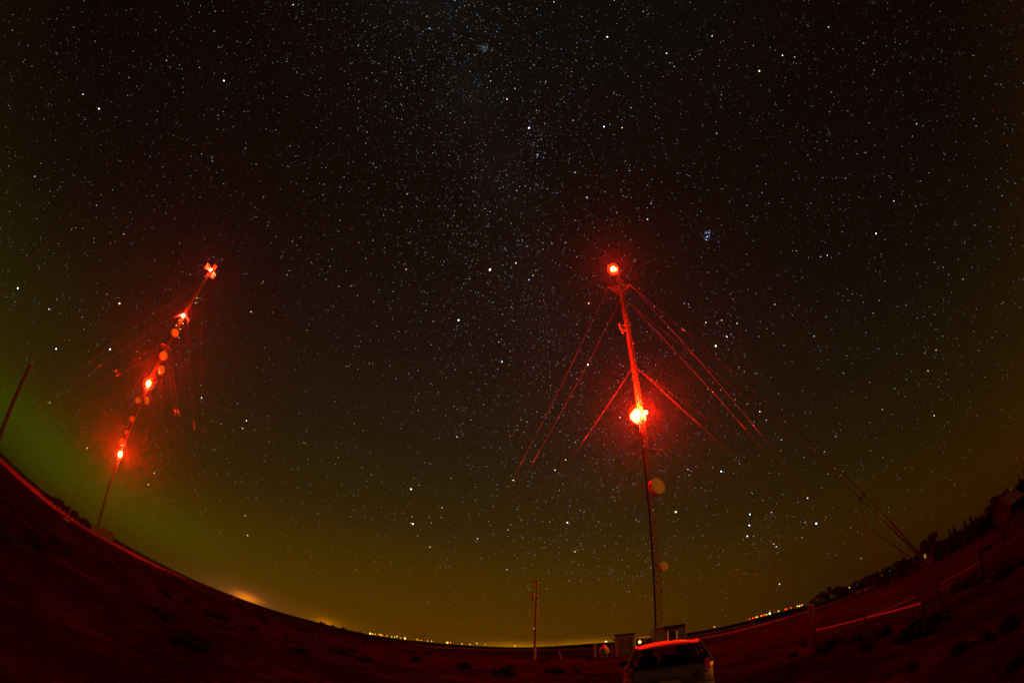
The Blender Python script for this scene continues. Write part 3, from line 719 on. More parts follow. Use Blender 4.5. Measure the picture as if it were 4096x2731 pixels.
# gabled house among the trees
ph = polar(66.2, 112); ph.z = gz(ph.x, ph.y); hs = empty("house", ph, "dark gabled house among the trees at the far right", "house", rz=R(-66.2 - 35))
b = MB(); w, d_, e_, r2 = 5.5, 7.0, 2.9, 5.3
b.prism([(-w / 2, -d_ / 2, 0), (w / 2, -d_ / 2, 0), (w / 2, -d_ / 2, e_), (0, -d_ / 2, r2), (-w / 2, -d_ / 2, e_)], (0, d_, 0)); b.build("wall", WOOD_D, hs)
b = MB()
for s_ in (-1, 1): b.prism([(s_ * 3.15, -d_ / 2 - .35, e_ - .42), (0, -d_ / 2 - .35, r2 + .08), (0, -d_ / 2 - .35, r2 + .26), (s_ * 3.3, -d_ / 2 - .35, e_ - .30)], (0, d_ + .7, 0))
b.build("roof", ROOFM, hs)
for xx in (-1.2, 1.2):
    b = MB(); b.box((xx, -d_ / 2 - .03, 1.5), (1.0, .06, 1.2)); f_ = b.build("window", ROOFM, hs); b = MB(); b.box((xx, -d_ / 2 - .07, 1.5), (.86, .02, 1.06)); b.build("pane", BLACKP, f_)
b = MB(); b.box((0, -d_ / 2 - .03, 1.0), (.9, .06, 2.0)); b.build("door", DARKDOOR, hs)

# house with a lit window under the tall round-topped tree, pale wall by white lamps
LITW = emit("lit_window", (1, .48, .06), .42)
ph = polar(azel(3695, 2226)[0], 116); ph.z = gz(ph.x, ph.y); az_ = azel(3695, 2226)[0]
hs = empty("house", ph, "small house with a yellow lit window at the foot of the round-topped tree", "house", rz=R(-az_))
b = MB(); b.prism([(-2.5, -2, 0), (2.5, -2, 0), (2.5, -2, 2.3), (0, -2, 3.6), (-2.5, -2, 2.3)], (0, 4, 0)); b.build("wall", ROOFM, hs)
zc_ = CAM_H + 116 * tan(R(azel(3695, 2226)[1])) - ph.z
b = MB(); b.box((0, -2.03, zc_), (1.5, .06, 1.25)); f_ = b.build("window", ROOFM, hs)
for dz in (-.28, .28):
    b = MB(); b.box((0, -2.07, zc_ + dz), (1.25, .02, .4)); b.build("pane", LITW, f_)
b = MB()
for s_ in (-1, 1): b.prism([(s_ * 2.8, -2.3, 2.1), (0, -2.3, 3.62), (0, -2.3, 3.78), (s_ * 2.9, -2.3, 2.24)], (0, 4.6, 0))
b.build("roof", ROOFM, hs)
az_ = azel(3462, 2322)[0]; ph = polar(az_, 128); ph.z = gz(ph.x, ph.y)
hs = empty("barn", ph, "low pale barn lit by white yard lamps, behind the small trees", "barn", rz=R(-az_))
b = MB(); b.box((0, 0, 1.1), (5.5, 4, 2.2), None, .03); b.build("wall", CLAD, hs)
b = MB(); b.prism([(-3, -2.3, 2.2), (3, -2.3, 2.2), (3, 0, 3.1), (-3, 0, 3.1)], (0, 0, .12)); b.prism([(-3, 0, 3.1), (3, 0, 3.1), (3, 2.3, 2.2), (-3, 2.3, 2.2)], (0, 0, .12)); b.build("roof", ROOFM, hs)

# ------------------------------------------------------------------ far lamps of the town
COLS = {"white": (1, .80, .55), "amber": (1, .38, .03), "orange": (1, .20, .01), "yellow": (1, .62, .05), "red": (1, .035, .002), "green": (.12, 1, .12), "dim": (.30, .24, .03)}
LM = {k: emit("lamp_" + k, c, {"white": 9, "dim": 1.2}.get(k, 5)) for k, c in COLS.items()}
LM["big"] = emit("lamp_big", COLS["amber"], 14); LM["bigwhite"] = emit("lamp_big_white", (1, .62, .25), 40)
far_l = from_zoom(1200, 2250, .3827, [(640, 722, "dim"), (665, 728, "dim"), (735, 738, "big"), (758, 742, "amber"), (785, 747, "amber"), (828, 747, "amber"), (845, 752, "amber"), (860, 757, "amber"), (908, 762, "orange"), (958, 773, "green"), (988, 775, "amber"), (1012, 768, "yellow"), (1053, 785, "orange"), (1097, 793, "big"), (1172, 803, "dim"), (1225, 800, "amber"), (1242, 812, "yellow"), (1268, 808, "orange"), (1333, 818, "orange"), (1375, 818, "amber"), (1540, 838, "big"), (1573, 831, "orange"), (1652, 850, "dim"), (1692, 846, "amber"), (1775, 855, "amber"), (1848, 840, "yellow"), (1868, 865, "dim"), (1937, 850, "orange")])
mid_l = [(2060, 2583, "amber"), (2082, 2584, "dim"), (2166, 2583, "dim"), (2418, 2566, "red"), (2423, 2565, "white"), (2427, 2569, "yellow")]
right_l = [(2858, 2512, "orange")] + from_zoom(2900, 2200, .2551, [(172, 1152, "dim"), (340, 1107, "dim"), (388, 1080, "red"), (440, 1067, "red"), (480, 1055, "red"), (503, 1067, "yellow"), (590, 1020, "red"), (612, 1014, "red"), (675, 1008, "dim"), (840, 982, "amber"), (945, 928, "red"), (965, 918, "red"), (1033, 900, "red"), (1138, 890, "yellow"), (1172, 880, "yellow"), (1210, 868, "orange"), (575, 1135, "orange"), (655, 1113, "amber"), (710, 1100, "bigwhite"), (793, 1090, "dim"), (870, 1065, "dim")])
tree_l = from_zoom(2900, 2200, .2551, [(1325, 832, "dim"), (1955, 607, "amber"), (1990, 573, "amber"), (2070, 563, "dim"), (2260, 520, "white"), (2335, 470, "white")]) + [(3528, 2300, "dim"), (3560, 2280, "dim")]
WORD = {"big": "bright amber", "bigwhite": "dazzling white", "dim": "faint greenish"}
def town(L, d, where, group):
    L = sorted(L); cnt = {}
    tot = {}
    for x, y, c in L: tot[c] = tot.get(c, 0) + 1
    for x, y, c in L:
        w = WORD.get(c, c); k = cnt.get(c, 0); cnt[c] = k + 1
        dd = d * (1 + .15 * sin(x)); q = at(x, y, dd); zg = gz(q.x, q.y); zz = max(q.z, zg + 2.5)
        m = MB(); hgt = zz - zg; rr = {"dim": .45, "big": 1.05, "bigwhite": .8}.get(c, .62) * dd / 700 * (1.3 if d == 420 else 1.0)
        m.tube([(0, 0, -.3), (0, 0, hgt - rr * .8)], .05, 5); m.cur = 1; m.ball((0, 0, hgt), rr, 5)
        o = m.build("street_lamp", [BLACKP, LM[c]], None, loc=(q.x, q.y, zg))
        tag(o, (f"{ORD[k]} {w} lamp from left {where}" if tot[c] > 1 else f"the only {w} lamp {where}"), "street lamp", group)
town(far_l, 760, "in the horizon row left of the wooden pole", "town lamps on the left horizon")
town(mid_l, 700, "between the wooden pole and the ribbed shed", "lamps behind the compound")
town(right_l, 420, "in the horizon row right of the parked vehicle", "lamps on the right horizon")
town(tree_l, 109, "among the low trees right of the pedestal", "lamps among the trees")
q = at(3081, 2480, 150.0); 
yl = bpy.data.lights.new("yard_light", 'POINT'); yl.energy = 2500; yl.color = (1, .7, .4); yl.shadow_soft_size = .3
yo = bpy.data.objects.new("yard_light", yl); COL.objects.link(yo); yo.location = at(3081, 2480, 420 * (1 + .15 * sin(3081.1)) - 3)

# ------------------------------------------------------------------ parked vehicle
AV, DV, HEAD = 20.75, 9.3, 17.5
pv = polar(AV, DV); pv.z = gz(pv.x, pv.y) + .0
car = empty("parked_car", pv, "pale parked off-road wagon seen from behind, its roof lit bright red", "car", rz=R(-HEAD))
car.scale = (1, 1, .962)
PAINT = mat("silver_paint", (.31, .305, .30), .50, .75, None, 0, 1, .5)
GLASS = bpy.data.materials.new("tinted_glass"); GLASS.use_nodes = True; n = GLASS.node_tree; n.nodes.clear()
o_ = n.nodes.new("ShaderNodeOutputMaterial"); tr = n.nodes.new("ShaderNodeBsdfTransparent"); tr.inputs[0].default_value = (.46, .46, .43, 1)
gl = n.nodes.new("ShaderNodeBsdfGlossy"); gl.inputs["Roughness"].default_value = .03; fr = n.nodes.new("ShaderNodeFresnel"); fr.inputs[0].default_value = 1.45; mxs = n.nodes.new("ShaderNodeMixShader")
n.links.new(fr.outputs[0], mxs.inputs[0]); n.links.new(tr.outputs[0], mxs.inputs[1]); n.links.new(gl.outputs[0], mxs.inputs[2]); n.links.new(mxs.outputs[0], o_.inputs[0])
REDLENS = mat("red_lens", (.45, .010, .008), .15, 0, None, 0, 1, .6); CLEAR = mat("clear_lens", (.75, .66, .50), .15, 0, None, 0, 1, .6)
FABRIC = mat("seat_fabric", (.03, .03, .03), .9)
def section(y, hw, zb, zt):
    rt = [(hw - .10, zb), (hw - .02, zb + .08), (hw, zb + .25), (hw + .015, (zb + zt) / 2 + .08), (hw - .01, zt - .10), (hw - .05, zt - .02), (hw - .12, zt)]
    return [Vec((-x, y, z)) for x, z in rt] + [Vec((x, y, z)) for x, z in reversed(rt)]
b = MB(); b.loft([section(.03, .80, .50, 1.03), section(.07, .86, .40, 1.06), section(.25, .90, .33, 1.07), section(1.0, .91, .28, 1.05), section(2.3, .91, .28, 1.02), section(3.25, .90, .28, 1.0), section(3.9, .88, .30, .95), section(4.3, .84, .34, .84), section(4.42, .74, .42, .72)])
b.build("body", PAINT, car, True)
# pillars and roof
b = MB()
roofz = lambda x, y: 1.545 + .075 * (1 - (x / .66) ** 2) + .035 * sin(pi * min(1, max(0, (y - .2) / 2.6)))
N, Mx = 12, 12; vs = []; fs = []
for L in (0, 1):
    for i in range(N + 1):
        y = .30 + 2.35 * i / N
        for j in range(Mx + 1):
            x = -.66 + 1.32 * j / Mx; vs.append((x, y, roofz(x, y) - (.05 if L else 0)))
K = (N + 1) * (Mx + 1)
for i in range(N):
    for j in range(Mx):
        a = i * (Mx + 1) + j; fs.append((a, a + 1, a + Mx + 2, a + Mx + 1)); fs.append((K + a, K + a + Mx + 1, K + a + Mx + 2, K + a + 1))
for i in range(N):
    a = i * (Mx + 1); c = a + Mx; fs += [(a, a + Mx + 1, K + a + Mx + 1, K + a), (c, K + c, K + c + Mx + 1, c + Mx + 1)]
for j in range(Mx):
    a = j; c = N * (Mx + 1) + j; fs += [(a, K + a, K + a + 1, a + 1), (c, c + 1, K + c + 1, K + c)]
b.add(vs, fs); roof = b.build("roof", PAINT, car, True)
b = MB(); b.loft([[Vec((x, y, z)) for y, z in ((.17, 1.515), (.16, 1.535), (.22, 1.57 + .03 * (1 - (x / .62) ** 2)), (.36, 1.585 + .045 * (1 - (x / .62) ** 2)), (.34, 1.53))] for x in [-.62 + 1.24 * k / 10 for k in range(11)]]); b.build("spoiler", PAINT, roof, True)
b = MB()
for s_ in (-1, 1):
    b.tube([(s_ * .87, .08, 1.05), (s_ * .775, .21, 1.30), (s_ * .66, .36, 1.54)], [.035, .032, .035], 8)
    b.tube([(s_ * .83, 1.15, 1.04), (s_ * .67, 1.20, 1.55)], .035, 6); b.tube([(s_ * .83, 2.15, 1.02), (s_ * .67, 2.05, 1.57)], .035, 6)
    b.tube([(s_ * .82, 3.35, 1.0), (s_ * .66, 2.62, 1.54)], .04, 6); b.tube([(s_ * .66, .34, 1.545), (s_ * .67, 1.4, 1.575), (s_ * .66, 2.64, 1.545)], .035, 6)
b.build("pillars" if False else "cabin_frame", PAINT, car, True)
b = MB(); b.prism([(-.845, .045, 1.06), (.845, .045, 1.06), (.755, .17, 1.30), (.615, .30, 1.525), (-.615, .30, 1.525), (-.755, .17, 1.30)], (0, .012, 0)); rw = b.build("rear_window", GLASS, car)
b = MB(); b.tube([(.05, .01, 1.08), (-.42, .045, 1.16)], .012, 5); b.tube([(-.12, .025, 1.11), (-.60, .06, 1.17)], .010, 4); b.lathe([(0, .035), (.05, .03)], (.05, .045, 1.08), (0, -1, 0), 10); b.build("wiper", BLACKP, car)
b = MB(); b.prism([(-.78, 3.33, 1.02), (.78, 3.33, 1.02), (.62, 2.64, 1.53), (-.62, 2.64, 1.53)], (0, .012, .01)); b.build("windscreen", GLASS, car)
for s_ in (-1, 1):
    for y0, y1, t0_, t1_ in ((.18, 1.12, .40, 1.17), (1.20, 2.12, 1.23, 2.03), (2.20, 3.25, 2.08, 2.62)):
        b = MB(); b.prism([(s_ * .825, y0, 1.05), (s_ * .825, y1, 1.04), (s_ * .675, t1_, 1.53), (s_ * .675, t0_, 1.53)], (s_ * -.008, 0, 0)); b.build("side_window", GLASS, car)
b = MB(); b.loft([[Vec((x, y, z)) for y, z in ((.02, .55), (-.01, .60), (-.015, .80), (.0, .98), (.03, 1.05), (.06, 1.0), (.06, .56))] for x in (-.70, -.66, -.3, 0, .3, .66, .70)]); tgt = b.build("tailgate", PAINT, car, True)
b = MB(); b.prism([(-.36, -.020, .80), (.36, -.020, .80), (.30, -.020, .60), (-.30, -.020, .60)], (0, .004, 0)); b.build("plate_recess", DISH_DK, tgt)
b = MB(); b.box((0, -.026, .69), (.42, .008, .13), None, .003); b.build("number_plate", DISH_GREY, tgt)
b = MB(); b.box((0, -.03, .83), (.5, .03, .04), None, .01); b.build("handle", PAINT, tgt)
for xx, zz, rr in ((.56, .90, .035), (.52, .80, .05)):
    b = MB(); b.lathe([(0, rr), (.006, rr * .9)], (xx, -.012, zz), (0, -1, 0), 16); b.build("badge", BLACKP, tgt)
b = MB(); b.loft([[Vec((x, y + .10 * (abs(x) / .9) ** 4, z)) for y, z in ((-.10, .42), (-.14, .48), (-.13, .60), (-.06, .64), (.05, .62), (.05, .40))] for x in (-.90, -.8, -.5, 0, .5, .8, .90)]); b.build("rear_bumper", PAINT, car, True)
for s_ in (-1, 1):
    b = MB(); b.loft([[Vec((s_ * x, y, z)) for x, y in ((.70, .0 + k), (.80, .02 + k), (.885, .10 + k), (.90, .30), (.80, .30), (.70, .20))] for z, k in ((.90, .0), (1.00, .0), (1.08, .02), (1.14, .05))]); tl_ = b.build("tail_light", REDLENS, car, True)
    b = MB(); b.loft([[Vec((s_ * x, y, z)) for x, y in ((.715, .0), (.80, .025), (.875, .105), (.86, .2), (.73, .2))] for z in (.775, .83, .895)]); b.build("reversing_lens", CLEAR, tl_, True)
    b = MB(); b.lathe([(0, .05), (.008, .042)], (s_ * .80, .015, .84), (s_ * .45, -.9, 0), 16); b.build("bulb_ring", DISH_GREY, tl_)
    b = MB(); b.box((s_ * 1.02, 2.95, 1.10), (.24, .12, .17), None, .04); b.tube([(s_ * .86, 3.0, 1.04), (s_ * .98, 2.97, 1.07)], .025, 6); b.build("wing_mirror", BLACKP, car, True)
    for y in (.85, 3.55):
        b = MB(); b.lathe([(-.11, .22), (-.11, .33), (-.07, .355), (.07, .355), (.11, .33), (.11, .22)], (s_ * .80, y, .355), (1, 0, 0), 28); w_ = b.build("wheel", RUBBER, car, True)
        b = MB(); b.lathe([(-.115, .05), (-.10, .21), (.10, .21), (.115, .05)], (s_ * .80, y, .355), (1, 0, 0), 20); b.build("rim", GALV, w_, True)
b = MB(); b.lathe([(0, .035), (.03, .025)], (.10, 1.0, roofz(.1, 1.0) - .005), (0, 0, 1), 10); b.tube([(.10, 1.0, roofz(.1, 1.0)), (.13, .90, roofz(.1, 1) + .34)], [.012, .006], 6); b.build("aerial", BLACKP, car)
for yy, hz, L in ((.95, 1.13, ((-.42, 0), (0, -.02), (.42, 0))), (2.0, 1.18, ((-.40, .05), (.40, .05)))):
    for xx, dz in L:
        b = MB(); b.box((xx, yy, hz - .04), (.40 if yy < 1.5 else .46, .12, .22), None, .05); b.box((xx, yy + .01, hz + .15 + dz), (.26, .09, .16), None, .04); b.tube([(xx, yy, hz), (xx, yy, hz + .15)], .02, 5); b.build("seat", FABRIC, car, True)

# ------------------------------------------------------------------ stars: real sky, bright stars by catalogue, the rest strewn along the Milky Way
def rd(ra, de): a, d = R(ra), R(de); return Vec((cos(d) * cos(a), cos(d) * sin(a), sin(d)))
REF = [(56.87, 24.11, 1622, 541), (88.79, 7.41, 1550, 1172), (78.63, -8.20, 1873, 1198), (81.28, 6.35, 1654, 1080), (51.08, 49.86, 1216, 294)]
def triad(a, b): t1 = a.normalized(); t2 = a.cross(b).normalized(); return Matrix((t1, t2, t1.cross(t2))).transposed()
SC = 4096 / 2352
def tri_of(i, j):
    return triad(direction(REF[i][2] * SC, REF[i][3] * SC), direction(REF[j][2] * SC, REF[j][3] * SC)) @ triad(rd(*REF[i][:2]), rd(*REF[j][:2])).transposed()
SKYROT = tri_of(4, 2)          # Perseus - Orion baseline
STARS = """165.9 61.8 1.8 o;165.5 56.4 2.4 w;178.5 53.7 2.4 w;183.9 57 3.3 w;193.5 56 1.8 w;201 54.9 2.2 w;206.9 49.3 1.9 b;127.6 60.7 3.4 y;143.2 51.7 3.2 w;134.8 48 3.1 w;135.9 47.2 3.6 w;142.9 63.1 3.7 w;147.8 59 3.8 w;154.3 42.9 3.4 w;155.6 41.5 3 o;167.4 44.5 3 y;176.5 47.8 3.7 y;38 89.3 2 y;222.7 74.2 2.1 o;230.2 71.8 3 w;263 86.6 4.3 w;251.5 82 4.2 y;236 77.8 4.3 w;319.6 62.6 2.5 w;354.8 77.6 3.2 o;322.2 70.6 3.2 b;332.7 58.2 3.3 o;311.3 61.8 3.4 y;342.4 66.2 3.5 o
10.1 56.5 2.2 o;2.3 59.2 2.3 w;14.2 60.7 2.4 b;21.4 60.2 2.7 w;28.6 63.7 3.4 b;12.3 57.8 3.4 y;9.2 53.9 3.7 b;17.8 55.2 4.3 w;8.2 62.9 4.2 b;37.3 67.4 4.5 w;23.5 59.2 4.7 y;30.9 72.4 4 w;47 41 2.1 b;58.5 31.9 2.8 b;59.5 40 2.9 b;46.2 53.5 2.9 y;55.7 47.8 3 b;46.3 38.8 3.4 o;42.7 55.9 3.8 o;56.3 42.6 3.8 y;47.4 44.9 3.8 o;56.1 32.3 3.8 b;43.6 52.8 3.9 y;59.7 35.8 4 b;25.9 50.7 4.1 b;41.1 49.2 4.1 w;47.3 49.6 4 w;63.7 48.4 4.1 y;61.7 50.4 4.3 w;54.1 48.2 4.2 b;52.6 48 4.35 o;52.3 49.5 4.7 b;49.7 50.2 5.1 b;49.8 50.1 5 b;62.2 47.7 4 b;69.2 41.3 4.2 o;42.6 38.3 4.2 w;42.9 35.1 4.5 o;44.7 39.7 4.7 w;47.8 39.6 4.6 o;51.1 49.9 1.8 w
34.7 57.1 4.9 b;34.9 57.2 5.1 w;34.6 57 5.2 w;35.5 57.1 5 b;35.7 57.2 5.3 w;35.3 57 5.4 w;34.4 57.3 5.5 o;79.2 46 .1 y;89.9 44.9 1.9 w;89.9 37.2 2.6 w;74.2 33.2 2.7 o;75.5 43.8 3 y;76.6 41.2 3.2 b;75.6 41.1 3.7 o;89.9 54.3 3.7 o;87.9 39.2 4 y;93.8 29.5 4.3 y;87.3 39.2 4.5 y;87.8 37.3 4.7 o;78.4 38.5 4.8 w;81.2 37.4 5 o;79.8 40.1 4.7 y;73.2 36.7 4.8 o;76.7 51.6 5 w
69 16.5 .85 o;81.6 28.6 1.65 b;56.87 24.11 2.87 b;57.29 24.05 3.6 b;56.22 24.11 3.7 b;56.46 24.37 3.9 b;56.58 23.95 4.2 b;56.3 24.47 4.3 b;57.3 24.14 5 b;56.2 24.29 5.4 b;56.48 24.55 5.6 b;84.4 21.1 3 b;67.17 15.87 3.4 w;67.14 15.96 3.85 y;67.15 19.18 3.5 y;64.95 15.63 3.65 y;65.73 17.54 3.8 y;66.37 17.93 4.3 w;60.2 12.5 3.5 b;51.8 9.7 3.7 b;51.2 9 3.6 y;60.8 6 3.9 w;63.9 8.9 4.3 b;52.7 12.9 4.1 o;54.2 .4 4.3 y;66.34 22.29 4.2 w;66.58 22.81 4.3 w;70.6 23 4.3 b;61.2 22.1 4.4 o;66.59 15.62 4.5 w;68.46 14.84 4.65 w;69.82 15.9 4.7 w;69.5 12.5 4.3 w;68.9 10.2 4.25 w;64.3 20.6 4.9 w;75.8 21.6 4.6 w;83.1 18.6 4.3 o;81.9 21.9 4.9 b;79.8 22.1 4.9 y
88.79 7.41 .5 o;78.63 -8.2 .1 b;81.28 6.35 1.6 b;83 -.3 2.2 b;84.05 -1.2 1.7 b;85.19 -1.94 1.75 b;86.94 -9.67 2.1 b;83.86 -5.91 2.8 b;83.82 -5.39 3.3 p;83.85 -4.84 4.4 b;83.78 9.93 3.4 b;83.7 9.49 4.4 b;84.23 9.29 4.1 o;72.46 6.96 3.2 w;72.8 5.6 3.7 b;73.56 2.44 3.7 b;72.65 8.9 4.35 w;73.72 10.15 4.65 w;74.64 1.71 4.5 o;81.12 -2.4 3.35 b;79.4 -6.84 3.6 b;84.69 -2.6 3.8 b;90.6 9.65 4.1 w;91.89 14.77 4.4 b;92.98 14.21 4.5 b;88.6 20.28 4.4 y;90.98 20.14 4.6 b;74.09 13.51 4.1 o;73.13 14.25 4.7 o;84.8 4.12 4.5 b;81 -7.81 4.1 y
113.65 31.89 1.6 w;116.33 28.03 1.15 o;99.43 16.4 1.9 w;95.74 22.51 2.9 o;93.72 22.51 3.3 o;100.98 25.13 3 y;110.03 21.98 3.5 w;106.03 20.57 3.9 y;116.11 24.4 3.6 y;109.52 16.54 3.6 w;103.2 33.96 3.6 w;111.43 27.8 3.8 y;107.78 30.25 4.4 o;112.28 31.78 4.2 w;115.83 28.88 4.2 o;113.98 26.9 4.1 o;97.24 20.21 4.1 b;101.32 12.9 3.4 w;91.03 23.26 4.2 y;114.83 5.22 .4 w;111.79 8.29 2.9 b;101.29 -16.72 -1.4 w;83.18 -17.82 2.6 w;82.06 -20.76 2.8 y;78.23 -16.2 3.3 b;89.1 -14.17 3.7 w;86.74 -14.82 3.5 w;78.3 -12.94 4.4 b;79.9 -13.18 4.3 b;97.2 -7.03 3.7 b;93.7 -6.27 4 o;95.94 4.59 4.4 w
77 -5.09 2.8 w;59.5 -13.5 2.95 o;55.8 -9.76 3.5 o;53.2 -9.46 3.7 o;44.1 -8.9 3.9 o;69.1 -3.35 3.9 b;71.4 -3.25 4 b;73.2 -5.45 4.4 w;63 -6.84 4 w;56.5 -12.1 4.4 o;77.3 -8.75 4.3 b;45.57 4.09 2.5 o;40.8 3.24 3.5 w;39.9 .33 4.1 b;41.2 10.1 4.3 w;37 8.46 4.3 w;33.2 8.85 4.4 o;34.8 -3 5 o;44.9 8.9 4.7 b;31.79 23.46 2 o;28.66 20.81 2.6 w;28.4 19.3 3.9 w;42.5 27.26 3.6 b;47.9 19.7 4.35 o;42 29.25 4.5 o;40.9 27.7 4.65 b;44.8 21.3 4.6 w;48.7 21 4.9 w;32.4 35 3 w;28.3 29.6 3.4 y;34.3 33.9 4 w;31 42.3 2.1 o;17.4 35.6 2 o;24.5 48.6 3.6 o;24.2 41.4 4.1 y;36.4 50.3 4.7 o;33.3 44.2 4.8 o;22.9 15.3 3.6 y;30.5 2.8 3.8 w;26.4 9.2 4.3 y
73.5 66.3 4.3 b;75.9 60.4 4 y;74.3 53.8 4.5 w;52.3 59.9 4.2 b;57.4 65.5 4.5 y;57.6 71.3 4.6 w;140.3 34.4 3.1 o;139.7 36.8 3.8 w;125.7 43.2 4.25 o;104.3 58.4 4.35 y;94.9 59 4.45 w;111.7 49.2 4.6 w;172.8 69.3 3.8 o;188.4 69.8 3.9 b;211.1 64.4 3.65 w;124.1 9.2 3.5 o"""
TINT = {"b": (.42, .58, 1.0), "w": (.78, .88, 1.0), "y": (1.0, .88, .58), "o": (1.0, .66, .28), "p": (1.0, .50, .75)}
slist = []
for line in STARS.split("\n"):
    for t in line.split(";"):
        a, d, m_, c = t.split(); slist.append((rd(float(a), float(d)), float(m_), TINT[c]))
GPOLE = rd(192.86, 27.13)
rs = random.Random(5); nst = 0
while nst < 32000:
    v = Vec((rs.gauss(0, 1), rs.gauss(0, 1), rs.gauss(0, 1))).normalized()
    gb = abs(DG(asin(max(-1, min(1, v.dot(GPOLE))))))
    if rs.random() > .30 + .70 * exp(-(gb / 15) ** 2): continue
    w = SKYROT @ v
    if w.z < -.01: continue
    m_ = 7.3 - 2.9 * rs.random() ** 2.4
    k = rs.random(); base = TINT["b"] if k < .46 else TINT["w"] if k < .76 else TINT["y"] if k < .86 else TINT["o"]
    slist.append((v, m_, base)); nst += 1
for ra_, de_, w_, n_ in ((52, 48.8, 2.2, 46), (34.8, 57.1, .5, 30), (66.5, 16, 2.6, 34), (56.9, 24.1, .9, 22), (83.8, -3.5, 2.6, 40), (82.2, 34.1, 2.0, 24), (37, 61, 2.5, 30)):      # open clusters
    for i in range(n_):
        dd = rs.gauss(0, w_ * .6), rs.gauss(0, w_ * .6)
        slist.append((rd(ra_ + dd[0] / cos(R(de_)), de_ + dd[1]), 6.7 - 1.7 * rs.random() ** 2, TINT["b"] if rs.random() < .75 else TINT["w"]))
DST = 9000.0
sv = []; sf = []; scol = []
for v, m_, c in slist:
    w = SKYROT @ v
    if w.z < -.02: continue
    el = DG(asin(w.z)); ext = max(.10, 1 - .9 * exp(-max(el, 0) / 7.0)) * exp(.00011 * min(1300, 145 / max(.05, w.z))); red = exp(-max(el, 0) / 14.0)
    rad = R(max(.038, .132 - .020 * m_)) * DST
    lum = ext * 10 ** (-.37 * (m_ - 5.2)) * .66
    lum = min(lum, 6.0 if m_ < 2.6 else 3.0)
    col = (c[0] * lum, c[1] * lum * (1 - .25 * red), c[2] * lum * (1 - .75 * red))
    p = w * DST; a = w.orthogonal().normalized(); b_ = w.cross(a); k = len(sv)
    sv += [p + a * rad, p + b_ * rad, p - a * rad, p - b_ * rad, p + w * rad, p - w * rad]
    fq = [(0, 1, 4), (1, 2, 4), (2, 3, 4), (3, 0, 4), (1, 0, 5), (2, 1, 5), (3, 2, 5), (0, 3, 5)]
    sf += [tuple(k + i for i in q) for q in fq]; scol += [(*col, 1.0)] * 6
me = bpy.data.meshes.new("stars"); me.from_pydata([tuple(p) for p in sv], [], sf)
ca = me.color_attributes.new("glow", 'FLOAT_COLOR', 'POINT'); ca.data.foreach_set("color", [q for c in scol for q in c])
sm = emit("starlight", (1, 1, 1), 1.0); n = sm.node_tree; at_ = n.nodes.new("ShaderNodeAttribute"); at_.attribute_name = "glow"
n.links.new(at_.outputs["Color"], [q for q in n.nodes if q.type == 'EMISSION'][0].inputs[0]); me.materials.append(sm)
so = bpy.data.objects.new("stars", me); COL.objects.link(so); so.location = (0, 0, CAM_H); tag(so, "thousands of stars across the night sky", "stars", kind="stuff")

# ------------------------------------------------------------------ night sky
W = bpy.data.worlds.new("World"); scene.world = W; W.use_nodes = True; n = W.node_tree; n.nodes.clear()
out = n.nodes.new("ShaderNodeOutputWorld"); bg = n.nodes.new("ShaderNodeBackground"); n.links.new(bg.outputs[0], out.inputs[0])
tcw = n.nodes.new("ShaderNodeTexCoord"); sep = n.nodes.new("ShaderNodeSeparateXYZ"); n.links.new(tcw.outputs["Generated"], sep.inputs[0])
def Mt(op, a, b=None, c=None):
    q = n.nodes.new("ShaderNodeMath"); q.operation = op
    for i, w in enumerate((a, b, c)):
        if w is None: continue
        if isinstance(w, (int, float)): q.inputs[i].default_value = w
        else: n.links.new(w, q.inputs[i])
    return q.outputs[0]
EL = Mt('MULTIPLY', Mt('ARCSINE', sep.outputs[2]), 180 / pi); AZ = Mt('MULTIPLY', Mt('ARCTAN2', sep.outputs[0], sep.outputs[1]), 180 / pi)
def gauss(x, c, w): u = Mt('DIVIDE', Mt('SUBTRACT', x, c), w); return Mt('EXPONENT', Mt('MULTIPLY', Mt('MULTIPLY', u, u), -1.0))
def colmul(f, col):
    q = n.nodes.new("ShaderNodeVectorMath"); q.operation = 'SCALE'; q.inputs[0].default_value = col
    if isinstance(f, (int, float)): q.inputs[3].default_value = f
    else: n.links.new(f, q.inputs[3])
    return q.outputs[0]
def vadd(a, b): q = n.nodes.new("ShaderNodeVectorMath"); q.operation = 'ADD'; n.links.new(a, q.inputs[0]); n.links.new(b, q.inputs[1]); return q.outputs[0]
cr = n.nodes.new("ShaderNodeValToRGB"); n.links.new(Mt('DIVIDE', EL, 90.0), cr.inputs[0])
SKY = [(0, (.090, .032, .0002)), (4, (.078, .028, .0003)), (9, (.054, .0245, .0008)), (15, (.030, .0166, .0020)), (25, (.0180, .0102, .0034)), (38, (.0108, .0056, .0032)), (55, (.0056, .0032, .0017)), (72, (.0042, .0036, .0024)), (90, (.0036, .0034, .0024))]
e = cr.color_ramp.elements
while len(e) < len(SKY): e.new(.5)
for k, (p, c) in enumerate(SKY): e[k].position = p / 90; e[k].color = (*c, 1)
low = Mt('EXPONENT', Mt('MULTIPLY', Mt('MAXIMUM', EL, 0.0), -1 / 18))
azf = Mt('SUBTRACT', 1.0, Mt('MULTIPLY', low, Mt('SUBTRACT', 1.0, Mt('ADD', Mt('MULTIPLY', .0, 1.0), Mt('MULTIPLY', gauss(AZ, -8.0, 45.0), 1.0)))))
q = n.nodes.new("ShaderNodeVectorMath"); q.operation = 'SCALE'; n.links.new(cr.outputs[0], q.inputs[0]); n.links.new(azf, q.inputs[3]); total = q.outputs[0]
